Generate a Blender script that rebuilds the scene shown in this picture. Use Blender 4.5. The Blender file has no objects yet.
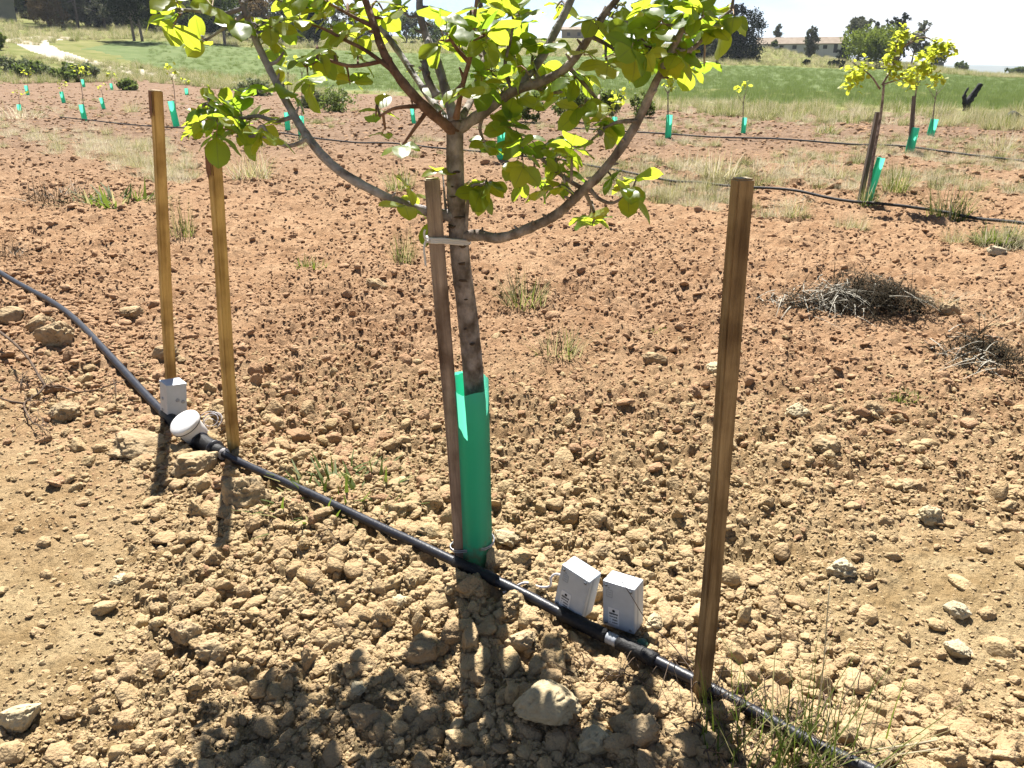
import bpy, bmesh, math, random
import numpy as np
from mathutils import Vector, Matrix, Euler

random.seed(11)
rng = np.random.default_rng(11)
SC = bpy.context.scene
COL = SC.collection
R = math.radians

# ------------------------------------------------------------------ camera, sky, sun, exposure
FPX, PITCH, CAMZ = 804.0, R(21.3), 1.5
cam_d = bpy.data.cameras.new('camera'); cam_d.sensor_width = 36.0; cam_d.lens = FPX / 1024 * 36.0
cam_d.clip_start = 0.05; cam_d.clip_end = 30000
cam = bpy.data.objects.new('camera', cam_d); COL.objects.link(cam)
cam.location = (0, 0, CAMZ); cam.rotation_euler = (math.pi / 2 - PITCH, 0, 0)
SC.camera = cam

SUN_EL, SUN_AZ = R(58), R(-9)            # azimuth measured from +Y towards +X
world = bpy.data.worlds.new('World'); SC.world = world; world.use_nodes = True
wn, wl = world.node_tree.nodes, world.node_tree.links
wn.clear()
w_out = wn.new('ShaderNodeOutputWorld'); w_bg = wn.new('ShaderNodeBackground')
sky = wn.new('ShaderNodeTexSky'); sky.sky_type = 'NISHITA'; sky.sun_disc = False
sky.sun_elevation = SUN_EL; sky.sun_rotation = SUN_AZ; sky.air_density = 0.55; sky.dust_density = 0.3; sky.altitude = 900
w_geo = wn.new('ShaderNodeTexCoord'); w_map = wn.new('ShaderNodeMapping'); w_map.inputs['Scale'].default_value = (1.3, 1.3, 5.0)
w_noise = wn.new('ShaderNodeTexNoise'); w_noise.inputs['Scale'].default_value = 2.1; w_noise.inputs['Detail'].default_value = 6
w_noise.inputs['Roughness'].default_value = 0.55
w_ramp = wn.new('ShaderNodeValToRGB'); w_ramp.color_ramp.elements[0].position = 0.36; w_ramp.color_ramp.elements[1].position = 0.56
w_mix = wn.new('ShaderNodeMix'); w_mix.data_type = 'RGBA'
w_mix.inputs[7].default_value = (6.3, 6.5, 6.7, 1)   # sunlit thin cloud, in the sky's own units
wl.new(w_geo.outputs['Generated'], w_map.inputs['Vector']); wl.new(w_map.outputs['Vector'], w_noise.inputs['Vector'])
# bright cloud banks low over the horizon, clear sky overhead
w_sep = wn.new('ShaderNodeSeparateXYZ'); wl.new(w_geo.outputs['Generated'], w_sep.inputs[0])
w_el = wn.new('ShaderNodeMapRange'); w_el.inputs['From Min'].default_value = 0.10; w_el.inputs['From Max'].default_value = 0.42
w_el.inputs['To Min'].default_value = 1.0; w_el.inputs['To Max'].default_value = 0.0; wl.new(w_sep.outputs['Z'], w_el.inputs['Value'])
w_mul = wn.new('ShaderNodeMath'); w_mul.operation = 'MULTIPLY'; wl.new(w_el.outputs[0], w_mul.inputs[1]); wl.new(w_ramp.outputs['Color'], w_mul.inputs[0])
wl.new(w_noise.outputs['Fac'], w_ramp.inputs['Fac']); wl.new(w_mul.outputs[0], w_mix.inputs[0])
wl.new(sky.outputs['Color'], w_mix.inputs[6]); wl.new(w_mix.outputs[2], w_bg.inputs['Color'])
w_bg.inputs['Strength'].default_value = 0.05
wl.new(w_bg.outputs['Background'], w_out.inputs['Surface'])

sun_d = bpy.data.lights.new('sun', 'SUN'); sun_d.energy = 5.0; sun_d.angle = R(0.53); sun_d.color = (1.0, 0.955, 0.88)
sun = bpy.data.objects.new('sun', sun_d); COL.objects.link(sun)
S_DIR = Vector((math.sin(SUN_AZ) * math.cos(SUN_EL), math.cos(SUN_AZ) * math.cos(SUN_EL), math.sin(SUN_EL)))
sun.rotation_euler = S_DIR.to_track_quat('Z', 'Y').to_euler(); sun.location = (0, 0, 30)

SC.view_settings.view_transform = 'Standard'; SC.view_settings.look = 'None'
SC.view_settings.gamma = 1.0; SC.view_settings.use_curve_mapping = False
SC.view_settings.exposure = 1.68
SC.cycles.max_bounces = 6; SC.cycles.diffuse_bounces = 2; SC.cycles.transparent_max_bounces = 6

# ------------------------------------------------------------------ noise helpers
def _hash(ix, iy, seed):
    n = (ix.astype(np.int64) * 374761393 + iy.astype(np.int64) * 668265263 + seed * 974634777) & 0x7fffffff
    n = ((n ^ (n >> 13)) * 1274126177) & 0x7fffffff
    n = ((n ^ (n >> 16)) * 2246822519) & 0x7fffffff
    return (n ^ (n >> 15)) / float(0x7fffffff)

def vnoise(x, y, seed=0):
    ix, iy = np.floor(x), np.floor(y); fx, fy = x - ix, y - iy
    fx = fx * fx * (3 - 2 * fx); fy = fy * fy * (3 - 2 * fy)
    a = _hash(ix, iy, seed); b = _hash(ix + 1, iy, seed); c = _hash(ix, iy + 1, seed); d = _hash(ix + 1, iy + 1, seed)
    return (a + (b - a) * fx) * (1 - fy) + (c + (d - c) * fx) * fy

def fbm(x, y, seed=0, octv=4):
    s = 0; a = 0.5
    for k in range(octv):
        s = s + a * (vnoise(x, y, seed + k * 7) - 0.5); x = x * 2.03 + 3.1; y = y * 2.03 - 1.7; a *= 0.5
    return s

def lumps(x, y, seed):
    """rounded clods: the highest of jittered domes of different radius"""
    ix, iy = np.floor(x), np.floor(y); best = np.zeros_like(x)
    for dx in (-1, 0, 1):
        for dy in (-1, 0, 1):
            cx, cy = ix + dx, iy + dy
            px = cx + 0.15 + 0.7 * _hash(cx, cy, seed); py = cy + 0.15 + 0.7 * _hash(cx, cy, seed + 1)
            r = 0.22 + 0.5 * _hash(cx, cy, seed + 2) ** 1.6
            q = 1 - ((x - px) ** 2 + (y - py) ** 2) / (r * r)
            best = np.maximum(best, np.clip(q, 0, 1) ** .8 * r * 1.05)
    return best

# ------------------------------------------------------------------ terrain
cP, sP = math.cos(PITCH), math.sin(PITCH)
HORIZ = 384 - FPX * math.tan(PITCH)
def az_of(px): return math.atan((px - 512) / FPX * cP)
def ray(px, py):
    u = (px - 512) / FPX; v = (384 - py) / FPX
    return u, cP + v * sP, -sP + v * cP
def _z(d, y): return CAMZ + d * (HORIZ - y) / 926.0
_cols = [
 (0,    [(62, None), (92, 76), (120, 51), (160, 37), (200, 24), (300, 14), (700, 8)]),
 (130,  [(66, None), (100, 73), (128, 49), (150, 40), (190, 33), (300, 24), (700, 20)]),
 (300,  [(78, None), (150, 50), (172, 46), (200, 43), (300, 36), (700, 34)]),
 (430,  [(62, None), (150, 54), (175, 50), (220, 46), (320, 36), (700, 45)]),
 (560,  [(52, None), (150, 57), (175, 54), (220, 47), (300, 37), (700, 52)]),
 (740,  [(45, None), (150, 67), (165, 63), (190, 55), (215, 48), (330, 48), (700, 64)]),
 (870,  [(41, None), (150, 70), (180, 66), (230, 62), (330, 66), (900, 73)]),
 (1024, [(36, None), (150, 77), (250, 76.5), (600, 76), (1500, 76)])]
_dg = np.exp(np.linspace(math.log(15), math.log(6000), 170))
_az = np.array([az_of(c[0]) for c in _cols]); _zt = []
for c, pts in _cols:
    ds = [d for d, y in pts]; zs = [0.0 if y is None else _z(d, y) for d, y in pts]
    zz = np.interp(_dg, [10] + ds, [0] + zs)
    k = np.ones(7) / 7
    zz = np.convolve(np.pad(zz, 3, mode='edge'), k, 'valid')
    _zt.append(zz)
_zt = np.array(_zt)
def macro(x, y):
    x = np.asarray(x, float); y = np.asarray(y, float)
    d = np.hypot(x, y) + 1e-6; az = np.arctan2(x, y)
    fi = np.clip((np.log(d) - math.log(15)) / (math.log(6000) - math.log(15)) * 169, 0, 168.999)
    i = fi.astype(int); f = fi - i
    ai = np.clip(np.searchsorted(_az, az) - 1, 0, len(_az) - 2)
    g = np.clip((az - _az[ai]) / (_az[ai + 1] - _az[ai]), 0, 1); g = g * g * (3 - 2 * g)
    z = (_zt[ai, i] * (1 - f) + _zt[ai, i + 1] * f) * (1 - g) + (_zt[ai + 1, i] * (1 - f) + _zt[ai + 1, i + 1] * f) * g
    fade = np.clip((R(125) - np.abs(az)) / R(45), 0, 1)
    return z * fade

NX, NY = 0.72, 0.694                        # across the orchard rows
def plane_pt(px, py, z=0.0):
    u, yv, zv = ray(px, py); t = (z - CAMZ) / zv
    return np.array([u * t, yv * t])
PIPE_PX = [(-160, 150), (-40, 245), (0, 272), (60, 308), (110, 358), (165, 415), (215, 450), (300, 492), (400, 545), (470, 580), (540, 610), (613, 643), (700, 688), (780, 728), (860, 768), (940, 806), (1080, 860)]
PIPE_XY = np.array([plane_pt(a, b, .035) for a, b in PIPE_PX])
def pipe_dist(x, y):
    best = np.full(np.shape(x), 1e9)
    for a, b in zip(PIPE_XY[:-1], PIPE_XY[1:]):
        ab = b - a; t = np.clip(((x - a[0]) * ab[0] + (y - a[1]) * ab[1]) / (ab @ ab), 0, 1)
        best = np.minimum(best, np.hypot(x - a[0] - ab[0] * t, y - a[1] - ab[1] * t))
    return best
SMOOTH = [(plane_pt(50, 520), .5), (plane_pt(20, 470), .55), (plane_pt(-60, 560), .5), (plane_pt(60, 640), .25), (plane_pt(905, 630), .22), (plane_pt(985, 560), .3), (plane_pt(1000, 700), .2)]
def lumps2(x, y, seed): return np.maximum(lumps(x, y, seed), lumps(x * .94 + y * .22 + .37, y * .94 - x * .22 + .71, seed + 5))
def rough(x, y):
    """0 on trodden fine soil .. 1 on cloddy soil"""
    m = 0.72 + 1.3 * fbm(x * 0.9, y * 0.9, 91, 3)
    for c, r in SMOOTH:
        m = m - 0.75 * np.exp(-((x - c[0]) ** 2 + (y - c[1]) ** 2) / (r * r))
    return np.clip(m, 0.12, 1.15)
def micro(x, y):
    x = np.asarray(x, float); y = np.asarray(y, float)
    d = np.hypot(x, y); n = x * NX + y * NY
    near = np.clip((60 - d) / 40, 0, 1)
    till = near * np.clip((36 - n) / 3, 0, 1)
    h = 0.05 * fbm(x * 0.55, y * 0.55, 3, 3)
    h = h + 0.075 * fbm(x * 2.3, y * 2.3, 17, 3)
    h = h + 0.02 * np.sin(n * 2 * math.pi / 0.62 + 3 * vnoise(x * .7, y * .7, 5)) * np.clip((d - 3) / 3, 0, 1)
    wx = x + 0.02 * (vnoise(x * 14, y * 14, 41) - .5) + .05 * (vnoise(x * 5, y * 5, 43) - .5); wy = y + 0.02 * (vnoise(x * 14, y * 14, 42) - .5) + .05 * (vnoise(x * 5, y * 5, 44) - .5)
    rg = rough(x, y)
    big = vnoise(x * 1.7, y * 1.7, 66)
    h = h + rg * 0.075 * lumps(wx / 0.19, wy / 0.19, 60) * np.clip(big * 2 - .4, .1, 1)
    h = h + rg * 0.060 * (lumps2(wx / 0.085, wy / 0.085, 70) - .3) * np.clip((60 - d) / 20, 0, 1)
    h = h + (rg * .8 + .2) * 0.034 * (lumps2(wx / 0.040, wy / 0.040, 80) - .3) * np.clip((20 - d) / 8, 0, 1)
    h = h + (rg * .7 + .3) * 0.016 * (lumps2(wx / 0.019, wy / 0.019, 84) - .3) * np.clip((6 - d) / 3, 0, 1)
    h = h + 0.012 * fbm(x * 34, y * 34, 23, 3) * np.clip((9 - d) / 5, 0, 1)
    h = h * till
    k = d < 14
    if np.any(k):
        pd = pipe_dist(x[k], y[k]) if np.ndim(x) else pipe_dist(x, y)
        add = 0.035 * np.exp(-(pd / 0.4) ** 2) * (0.6 + .8 * vnoise(x[k] * 4 if np.ndim(x) else x * 4, y[k] * 4 if np.ndim(x) else y * 4, 8))
        if np.ndim(x): h[k] += add
        else: h = h + add
    # hollow dug beside the right stake and footprints
    for (cx, cy), r, dep in ((plane_pt(738, 545), .10, .085), (plane_pt(690, 548), .06, .04), (plane_pt(143, 610), .06, .05), (plane_pt(860, 470), .16, .03), (plane_pt(330, 430), .25, .05), (plane_pt(400, 330), .3, .03)):
        h = h - dep * np.exp(-((x - cx) ** 2 + (y - cy) ** 2) / (r * r))
    h = h + np.clip((d - 30) / 30, 0, 1) * np.clip((600 - d) / 400, 0, 1) * 0.05 * fbm(x * .12, y * .12, 55, 3)
    return h - 0.022 * till
def ground(x, y):
    x = np.atleast_1d(np.asarray(x, float)); y = np.atleast_1d(np.asarray(y, float))
    return macro(x, y) + micro(x, y)
def gz(x, y): return float(ground([x], [y])[0])
def cast(px, py):
    """ground point seen at a pixel of the photograph"""
    u, yv, zv = ray(px, py)
    t = np.exp(np.linspace(math.log(1.0), math.log(3000), 3000))
    hz = macro(u * t, yv * t); z = CAMZ + zv * t
    k = np.argmax(z < hz)
    if not (z < hz).any(): k = 2500
    tt = t[k]
    if tt < 40:                       # settle onto the local height of the tilled soil
        for _ in range(3):
            x0, y0 = u * tt, yv * tt; q = np.array([[0, 0], [.04, 0], [-.04, 0], [0, .04], [0, -.04]])
            tt = (float(ground(x0 + q[:, 0], y0 + q[:, 1]).mean()) - CAMZ) / zv
    return Vector((u * tt, yv * tt, gz(u * tt, yv * tt)))
def at_d(px, d):
    a = az_of(px); x, y = d * math.sin(a), d * math.cos(a)
    return Vector((x, y, gz(x, y)))
def PY(px, py, Y):
    """point seen at a pixel, at depth Y in front of the camera"""
    u, yv, zv = ray(px, py); t = Y / yv
    return Vector((u * t, Y, CAMZ + zv * t))

# ------------------------------------------------------------------ materials
def mat(name, base, rough_=0.85, col2=None, scale=8.0, detail=4.0, bump=0.0, bscale=60.0, spec=0.3, stretch=None, rand=None, ramp=(0.35, 0.65), coords='Object', trans=None, tfac=0.0, metallic=0.0, coat=0.0, blotch=0.0):
    m = bpy.data.materials.new(name); m.use_nodes = True
    nt = m.node_tree; N, L = nt.nodes, nt.links; b = N['Principled BSDF']
    b.inputs['Roughness'].default_value = rough_; b.inputs['Specular IOR Level'].default_value = spec
    b.inputs['Metallic'].default_value = metallic
    if coat: b.inputs['Coat Weight'].default_value = coat; b.inputs['Coat Roughness'].default_value = .25
    tc = N.new('ShaderNodeTexCoord'); mp = N.new('ShaderNodeMapping')
    if coords == 'World':
        ge = N.new('ShaderNodeNewGeometry'); L.new(ge.outputs['Position'], mp.inputs['Vector'])
    else: L.new(tc.outputs[coords], mp.inputs['Vector'])
    if stretch: mp.inputs['Scale'].default_value = stretch
    out = None
    if col2 is not None:
        nz = N.new('ShaderNodeTexNoise'); nz.inputs['Scale'].default_value = scale; nz.inputs['Detail'].default_value = detail
        nz.inputs['Roughness'].default_value = 0.6
        L.new(mp.outputs['Vector'], nz.inputs['Vector'])
        rp = N.new('ShaderNodeValToRGB'); rp.color_ramp.elements[0].position = ramp[0]; rp.color_ramp.elements[1].position = ramp[1]
        rp.color_ramp.elements[0].color = (*base, 1); rp.color_ramp.elements[1].color = (*col2, 1)
        L.new(nz.outputs['Fac'], rp.inputs['Fac']); out = rp.outputs['Color']
    if rand is not None:
        oi = N.new('ShaderNodeObjectInfo'); mx = N.new('ShaderNodeMix'); mx.data_type = 'RGBA'
        mx.inputs[6].default_value = (*base, 1); mx.inputs[7].default_value = (*rand, 1)
        mr = N.new('ShaderNodeMath'); mr.operation = 'MULTIPLY'; mr.inputs[1].default_value = 0.9
        L.new(oi.outputs['Random'], mr.inputs[0]); L.new(mr.outputs[0], mx.inputs[0])
        if out is not None: L.new(out, mx.inputs[6])
        out = mx.outputs[2]
    if blotch:
        n3 = N.new('ShaderNodeTexNoise'); n3.inputs['Scale'].default_value = blotch; n3.inputs['Detail'].default_value = 6; L.new(tc.outputs[coords if coords != 'World' else 'Object'], n3.inputs['Vector'])
        r3 = N.new('ShaderNodeValToRGB'); r3.color_ramp.elements[0].position = .34; r3.color_ramp.elements[1].position = .56; r3.color_ramp.elements[0].color = (.45, .40, .36, 1); r3.color_ramp.elements[1].color = (1, 1, 1, 1)
        m3 = N.new('ShaderNodeMix'); m3.data_type = 'RGBA'; m3.blend_type = 'MULTIPLY'; m3.inputs[0].default_value = 1; L.new(n3.outputs['Fac'], r3.inputs['Fac']); L.new(out, m3.inputs[6]); L.new(r3.outputs['Color'], m3.inputs[7]); out = m3.outputs[2]
    if out is not None: L.new(out, b.inputs['Base Color'])
    else: b.inputs['Base Color'].default_value = (*base, 1)
    if bump:
        n2 = N.new('ShaderNodeTexNoise'); n2.inputs['Scale'].default_value = bscale; n2.inputs['Detail'].default_value = 5
        L.new(mp.outputs['Vector'], n2.inputs['Vector'])
        bp = N.new('ShaderNodeBump'); bp.inputs['Strength'].default_value = bump; bp.inputs['Distance'].default_value = 0.01
        L.new(n2.outputs['Fac'], bp.inputs['Height']); L.new(bp.outputs['Normal'], b.inputs['Normal'])
    if trans is not None:
        tr = N.new('ShaderNodeBsdfTranslucent'); tr.inputs['Color'].default_value = (*trans, 1)
        ms = N.new('ShaderNodeMixShader'); ms.inputs['Fac'].default_value = tfac
        L.new(b.outputs['BSDF'], ms.inputs[1]); L.new(tr.outputs['BSDF'], ms.inputs[2])
        L.new(ms.outputs['Shader'], N['Material Output'].inputs['Surface'])
    return m

def soil_mat():
    m = bpy.data.materials.new('tilled_soil'); m.use_nodes = True
    nt = m.node_tree; N, L = nt.nodes, nt.links; b = N['Principled BSDF']
    b.inputs['Roughness'].default_value = 0.95; b.inputs['Specular IOR Level'].default_value = 0.02
    geo = N.new('ShaderNodeNewGeometry')
    def noise(s, det, rg=.6):
        n = N.new('ShaderNodeTexNoise'); n.inputs['Scale'].default_value = s; n.inputs['Detail'].default_value = det; n.inputs['Roughness'].default_value = rg
        L.new(geo.outputs['Position'], n.inputs['Vector']); return n
    def ramp(fac, p0, c0, p1, c1):
        r = N.new('ShaderNodeValToRGB'); r.color_ramp.elements[0].position = p0; r.color_ramp.elements[1].position = p1
        r.color_ramp.elements[0].color = c0; r.color_ramp.elements[1].color = c1; L.new(fac, r.inputs['Fac']); return r
    # yellow loam where it is trodden near the pipe row, redder soil farther out
    sep = N.new('ShaderNodeSeparateXYZ'); L.new(geo.outputs['Position'], sep.inputs[0])
    ln = N.new('ShaderNodeMapRange'); ln.inputs['From Min'].default_value = 1.8; ln.inputs['From Max'].default_value = 4.6
    nb = noise(0.8, 3); ad = N.new('ShaderNodeMath'); ad.operation = 'MULTIPLY_ADD'; ad.inputs[1].default_value = 4.0
    L.new(nb.outputs['Fac'], ad.inputs[0]); sb = N.new('ShaderNodeMath'); sb.operation = 'SUBTRACT'; sb.inputs[1].default_value = 2.0
    L.new(sep.outputs['Y'], ad.inputs[2]); L.new(ad.outputs[0], sb.inputs[0]); L.new(sb.outputs[0], ln.inputs['Value'])
    base = N.new('ShaderNodeMix'); base.data_type = 'RGBA'; L.new(ln.outputs[0], base.inputs[0])
    a = ramp(noise(5, 6).outputs['Fac'], .38, (.26, .182, .092, 1), .62, (.38, .29, .165, 1))
    c = ramp(noise(3, 6).outputs['Fac'], .38, (.27, .163, .092, 1), .64, (.37, .245, .148, 1))
    L.new(a.outputs['Color'], base.inputs[6]); L.new(c.outputs['Color'], base.inputs[7])
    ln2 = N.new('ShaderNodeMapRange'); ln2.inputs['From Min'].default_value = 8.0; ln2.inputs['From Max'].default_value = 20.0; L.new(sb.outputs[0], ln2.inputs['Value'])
    far = ramp(noise(1.6, 8, .75).outputs['Fac'], .36, (.14, .093, .064, 1), .64, (.24, .168, .117, 1))  # browner far soil, also darkened in place of shadows between clods too small to model
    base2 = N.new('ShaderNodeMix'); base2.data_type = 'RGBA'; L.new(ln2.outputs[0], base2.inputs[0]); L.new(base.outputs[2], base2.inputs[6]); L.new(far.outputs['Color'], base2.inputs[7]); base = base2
    fine = ramp(noise(70, 5, .7).outputs['Fac'], .3, (.72, .70, .68, 1), .68, (1.15, 1.15, 1.15, 1))
    mu = N.new('ShaderNodeMix'); mu.data_type = 'RGBA'; mu.blend_type = 'MULTIPLY'; mu.inputs[0].default_value = 1
    L.new(base.outputs[2], mu.inputs[6]); L.new(fine.outputs['Color'], mu.inputs[7]); L.new(mu.outputs[2], b.inputs['Base Color'])
    bp = N.new('ShaderNodeBump'); bp.inputs['Strength'].default_value = 0.9; bp.inputs['Distance'].default_value = 0.012
    L.new(noise(95, 8, .72).outputs['Fac'], bp.inputs['Height'])
    bp2 = N.new('ShaderNodeBump'); bp2.inputs['Strength'].default_value = 0.8; bp2.inputs['Distance'].default_value = 0.05
    L.new(noise(14, 6, .7).outputs['Fac'], bp2.inputs['Height']); L.new(bp2.outputs['Normal'], bp.inputs['Normal'])
    L.new(bp.outputs['Normal'], b.inputs['Normal'])
    return m

def guard_with_mud(src):
    m = src.copy(); m.name = 'muddy_guard_plastic'; nt = m.node_tree; N, L = nt.nodes, nt.links; b = N['Principled BSDF']
    tc = N.new('ShaderNodeTexCoord'); sp = N.new('ShaderNodeSeparateXYZ'); L.new(tc.outputs['Object'], sp.inputs[0])
    nz = N.new('ShaderNodeTexNoise'); nz.inputs['Scale'].default_value = 38; nz.inputs['Detail'].default_value = 6; L.new(tc.outputs['Object'], nz.inputs['Vector'])
    ad = N.new('ShaderNodeMath'); ad.operation = 'MULTIPLY_ADD'; ad.inputs[1].default_value = .22; L.new(nz.outputs['Fac'], ad.inputs[0]); L.new(sp.outputs['Z'], ad.inputs[2])
    mr = N.new('ShaderNodeMapRange'); mr.inputs['From Min'].default_value = .15; mr.inputs['From Max'].default_value = .24; mr.inputs['To Min'].default_value = .75; mr.inputs['To Max'].default_value = 0; L.new(ad.outputs[0], mr.inputs['Value'])
    mud = N.new('ShaderNodeBsdfDiffuse'); mud.inputs['Color'].default_value = (.26, .18, .10, 1); mx = N.new('ShaderNodeMixShader'); L.new(mr.outputs[0], mx.inputs[0])
    out = N['Material Output']; prev = out.inputs['Surface'].links[0].from_socket; L.new(prev, mx.inputs[1]); L.new(mud.outputs[0], mx.inputs[2]); L.new(mx.outputs[0], out.inputs['Surface']); return m
M = {}
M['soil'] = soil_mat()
M['clod'] = mat('dry_clod', (.28, .20, .105), .95, (.41, .315, .185), 16, 7, 1.0, 110, .05, rand=(.30, .21, .12), coords='World')
M['clod_red'] = mat('red_clod', (.265, .160, .090), .95, (.385, .258, .158), 16, 7, 1.0, 110, .05, rand=(.28, .172, .10), coords='World')
M['stone'] = mat('pale_stone', (.32, .255, .155), .9, (.44, .37, .24), 18, 7, .9, 70, .08, coords='World')
M['rock'] = mat('crusted_rock', (.25, .175, .098), .92, (.37, .285, .175), 16, 7, 1.0, 70, .06, coords='World')
M['chalk'] = mat('chalky_stone', (.31, .26, .17), .92, (.42, .365, .26), 18, 6, .8, 80, .06, coords='World')
M['wood_yellow'] = mat('yellow_pine_stake', (0.405, 0.249, 0.073), .75, (0.649, 0.439, 0.155), 5, 6, .5, 60, .25, stretch=(10, 10, .6), blotch=5)
M['wood_brown'] = mat('weathered_brown_stake', (0.154, 0.091, 0.036), .75, (0.432, 0.294, 0.144), 4, 7, .6, 60, .25, stretch=(11, 11, .7), blotch=6)
M['wood_grey'] = mat('grey_brown_stake', (0.226, 0.160, 0.122), .85, (0.452, 0.348, 0.273), 5, 7, .6, 60, .2, stretch=(12, 12, .7), blotch=8)
M['wood_dark'] = mat('dark_weathered_stake', (.075, .062, .052), .85, (.16, .135, .115), 5, 6, .5, 60, .2, stretch=(10, 10, .7))
M['wood_end'] = mat('sawn_end_grain', (.30, .24, .16), .85, (.38, .31, .22), 60, 3, .3, 90, .2)
M['bark'] = mat('grey_bark', (0.128, 0.105, 0.090), .88, (0.345, 0.292, 0.262), 18, 7, 1.0, 45, .2, stretch=(1.4, 1.4, 1), blotch=22)
M['bark_pale'] = mat('blue_grey_bark', (0.155, 0.143, 0.147), .85, (0.357, 0.333, 0.341), 16, 6, .8, 50, .25, blotch=26)
M['bark_red'] = mat('reddish_bark', (0.128, 0.068, 0.045), .85, (0.255, 0.150, 0.105), 16, 6, .8, 50, .25, blotch=26)
M['knot'] = mat('dark_knot', (.05, .03, .02), .9, (.09, .06, .04), 40, 4, .5)
M['twig'] = mat('dead_twig', (.06, .04, .028), .9, (.13, .095, .07), 20, 4, spec=.1)
M['guard'] = mat('green_guard_plastic', (.04, .33, .23), .36, (.06, .40, .29), 6, 4, .15, 30, .5, stretch=(16, 16, .3), trans=(.15, .74, .52), tfac=.64)
M['white'] = mat('white_plastic', (.41, .445, .48), .42, (.36, .39, .42), 20, 5, .05, 200, .45)
M['whitelid'] = mat('white_meter_lid', (.66, .66, .655), .4, (.58, .57, .55), 30, 4, .05, 200, .45)
M['pipe'] = mat('black_polyethylene', (.012, .0125, .018), .40, (.03, .031, .037), 30, 5, .12, 120, .35, ramp=(.45, .75))
M['drip'] = mat('dull_drip_line', (.02, .02, .023), .65, (.04, .038, .036), 20, 4, .1, 80, .15)
M['guard_big'] = guard_with_mud(M['guard'])
M['tape'] = mat('black_tape', (.006, .006, .007), .6, (.012, .012, .013), 60, 4, .3, 160, .3)
M['dark'] = mat('dark_gap', (.015, .014, .013), .8)
M['ring'] = mat('bare_bright_pipe', (.30, .32, .35), .3, spec=.6)
M['cable'] = mat('white_cable', (.48, .45, .45), .45)
M['steel'] = mat('dull_wire', (.34, .34, .35), .35, metallic=.8)
M['rod'] = mat('dark_rod', (.02, .018, .016), .5)
M['sticker'] = mat('sticker_paper', (.60, .61, .62), .6)
M['ink'] = mat('black_ink', (.015, .015, .015), .6)
M['mould'] = mat('moulded_mark', (.27, .285, .30), .5)
M['tie'] = mat('white_tie', (.52, .50, .50), .5)
M['redmark'] = mat('red_paint', (.33, .05, .05), .8, (.24, .09, .07), 60, 4)
M['stain'] = mat('dark_wet_stain', (.13, .05, .02), .7, (.20, .09, .035), 30, 4)
M['straw'] = mat('straw', (.48, .43, .32), .8, rand=(.40, .35, .25), trans=(.56, .50, .36), tfac=.42, spec=.1)
M['drybrush'] = mat('dry_brush', (.018, .015, .010), .95, rand=(.045, .036, .024), spec=.02)
M['palebrush'] = mat('pale_dry_stalks', (0.280, 0.259, 0.210), .8)
M['grass'] = mat('green_blades', (0.064, 0.094, 0.017), .6, rand=(0.112, 0.128, 0.038), spec=.2, trans=(0.165, 0.225, 0.030), tfac=.4)
M['grass_dry'] = mat('half_dry_blades', (.22, .21, .09), .75, rand=(.38, .33, .19), trans=(.42, .38, .18), tfac=.42, spec=.1)
M['crop'] = mat('young_cereal', (0.086, 0.125, 0.047), .7, rand=(0.129, 0.164, 0.064), trans=(0.172, 0.233, 0.069), tfac=.4, spec=.1)
M['leaf'] = None
M['shrub'] = mat('shrub_leaves', (0.080, 0.112, 0.033), .6, (0.135, 0.168, 0.051), 6, 3, trans=(0.192, 0.259, 0.057), tfac=.35)
M['shrub_grey'] = mat('grey_green_leaves', (0.114, 0.136, 0.073), .7, (0.176, 0.186, 0.103), 6, 3, trans=(0.186, 0.228, 0.094), tfac=.3)
M['cr_dark'] = mat('dark_cypress_leaves', (0.012, 0.021, 0.011), .8, (0.023, 0.036, 0.014), 1.5, 4, spec=.05)
M['cr_euc'] = mat('olive_grey_leaves', (0.070, 0.080, 0.048), .75, (0.122, 0.126, 0.080), .9, 4, trans=(0.122, 0.131, 0.075), tfac=.3, spec=.1)
M['cr_olive'] = mat('olive_green_leaves', (0.058, 0.078, 0.026), .75, (0.108, 0.134, 0.046), .9, 4, trans=(0.128, 0.178, 0.038), tfac=.3, spec=.05)
M['cr_brown'] = mat('rusty_leaves', (0.104, 0.074, 0.036), .8, (0.172, 0.124, 0.066), .9, 4, trans=(0.160, 0.111, 0.049), tfac=.3, spec=.05)
M['cr_bright'] = mat('bright_green_leaves', (0.098, 0.133, 0.025), .7, (0.140, 0.175, 0.035), 1.2, 4, trans=(0.196, 0.252, 0.035), tfac=.4, spec=.1)
M['sap_leaf'] = mat('sapling_leaves', (.11, .165, .018), .5, (.16, .19, .025), 14, 3, trans=(.60, .66, .06), tfac=.55, spec=.25)
M['field'] = mat('cereal_field', (0.093, 0.125, 0.053), .95, (0.134, 0.162, 0.077), .5, 8, spec=0)
M['meadow'] = mat('meadow_grass', (0.112, 0.128, 0.045), .95, (0.188, 0.180, 0.083), .35, 8, spec=0)
M['path'] = mat('pale_gravel', (0.345, 0.307, 0.247), .95, (0.405, 0.367, 0.307), 1.5, 6, spec=0)
M['wall_grey'] = mat('grey_render', (0.182, 0.196, 0.182), .9, (0.224, 0.231, 0.210), .6, 5)
M['wall_white'] = mat('whitewash', (0.420, 0.420, 0.406), .9, (0.504, 0.504, 0.490), .5, 5)
M['roof'] = mat('tan_tiles', (.20, .16, .125), .9, (.27, .225, .18), 1.2, 5, spec=.05)
M['opening'] = mat('dark_opening', (.03, .03, .035), .5)
M['wall_tan'] = mat('tan_masonry', (0.231, 0.182, 0.133), .9, (0.294, 0.238, 0.182), .4, 5)
M['shed'] = mat('grey_sheeting', (0.070, 0.077, 0.084), .7, (0.098, 0.105, 0.112), .5, 4)
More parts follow.
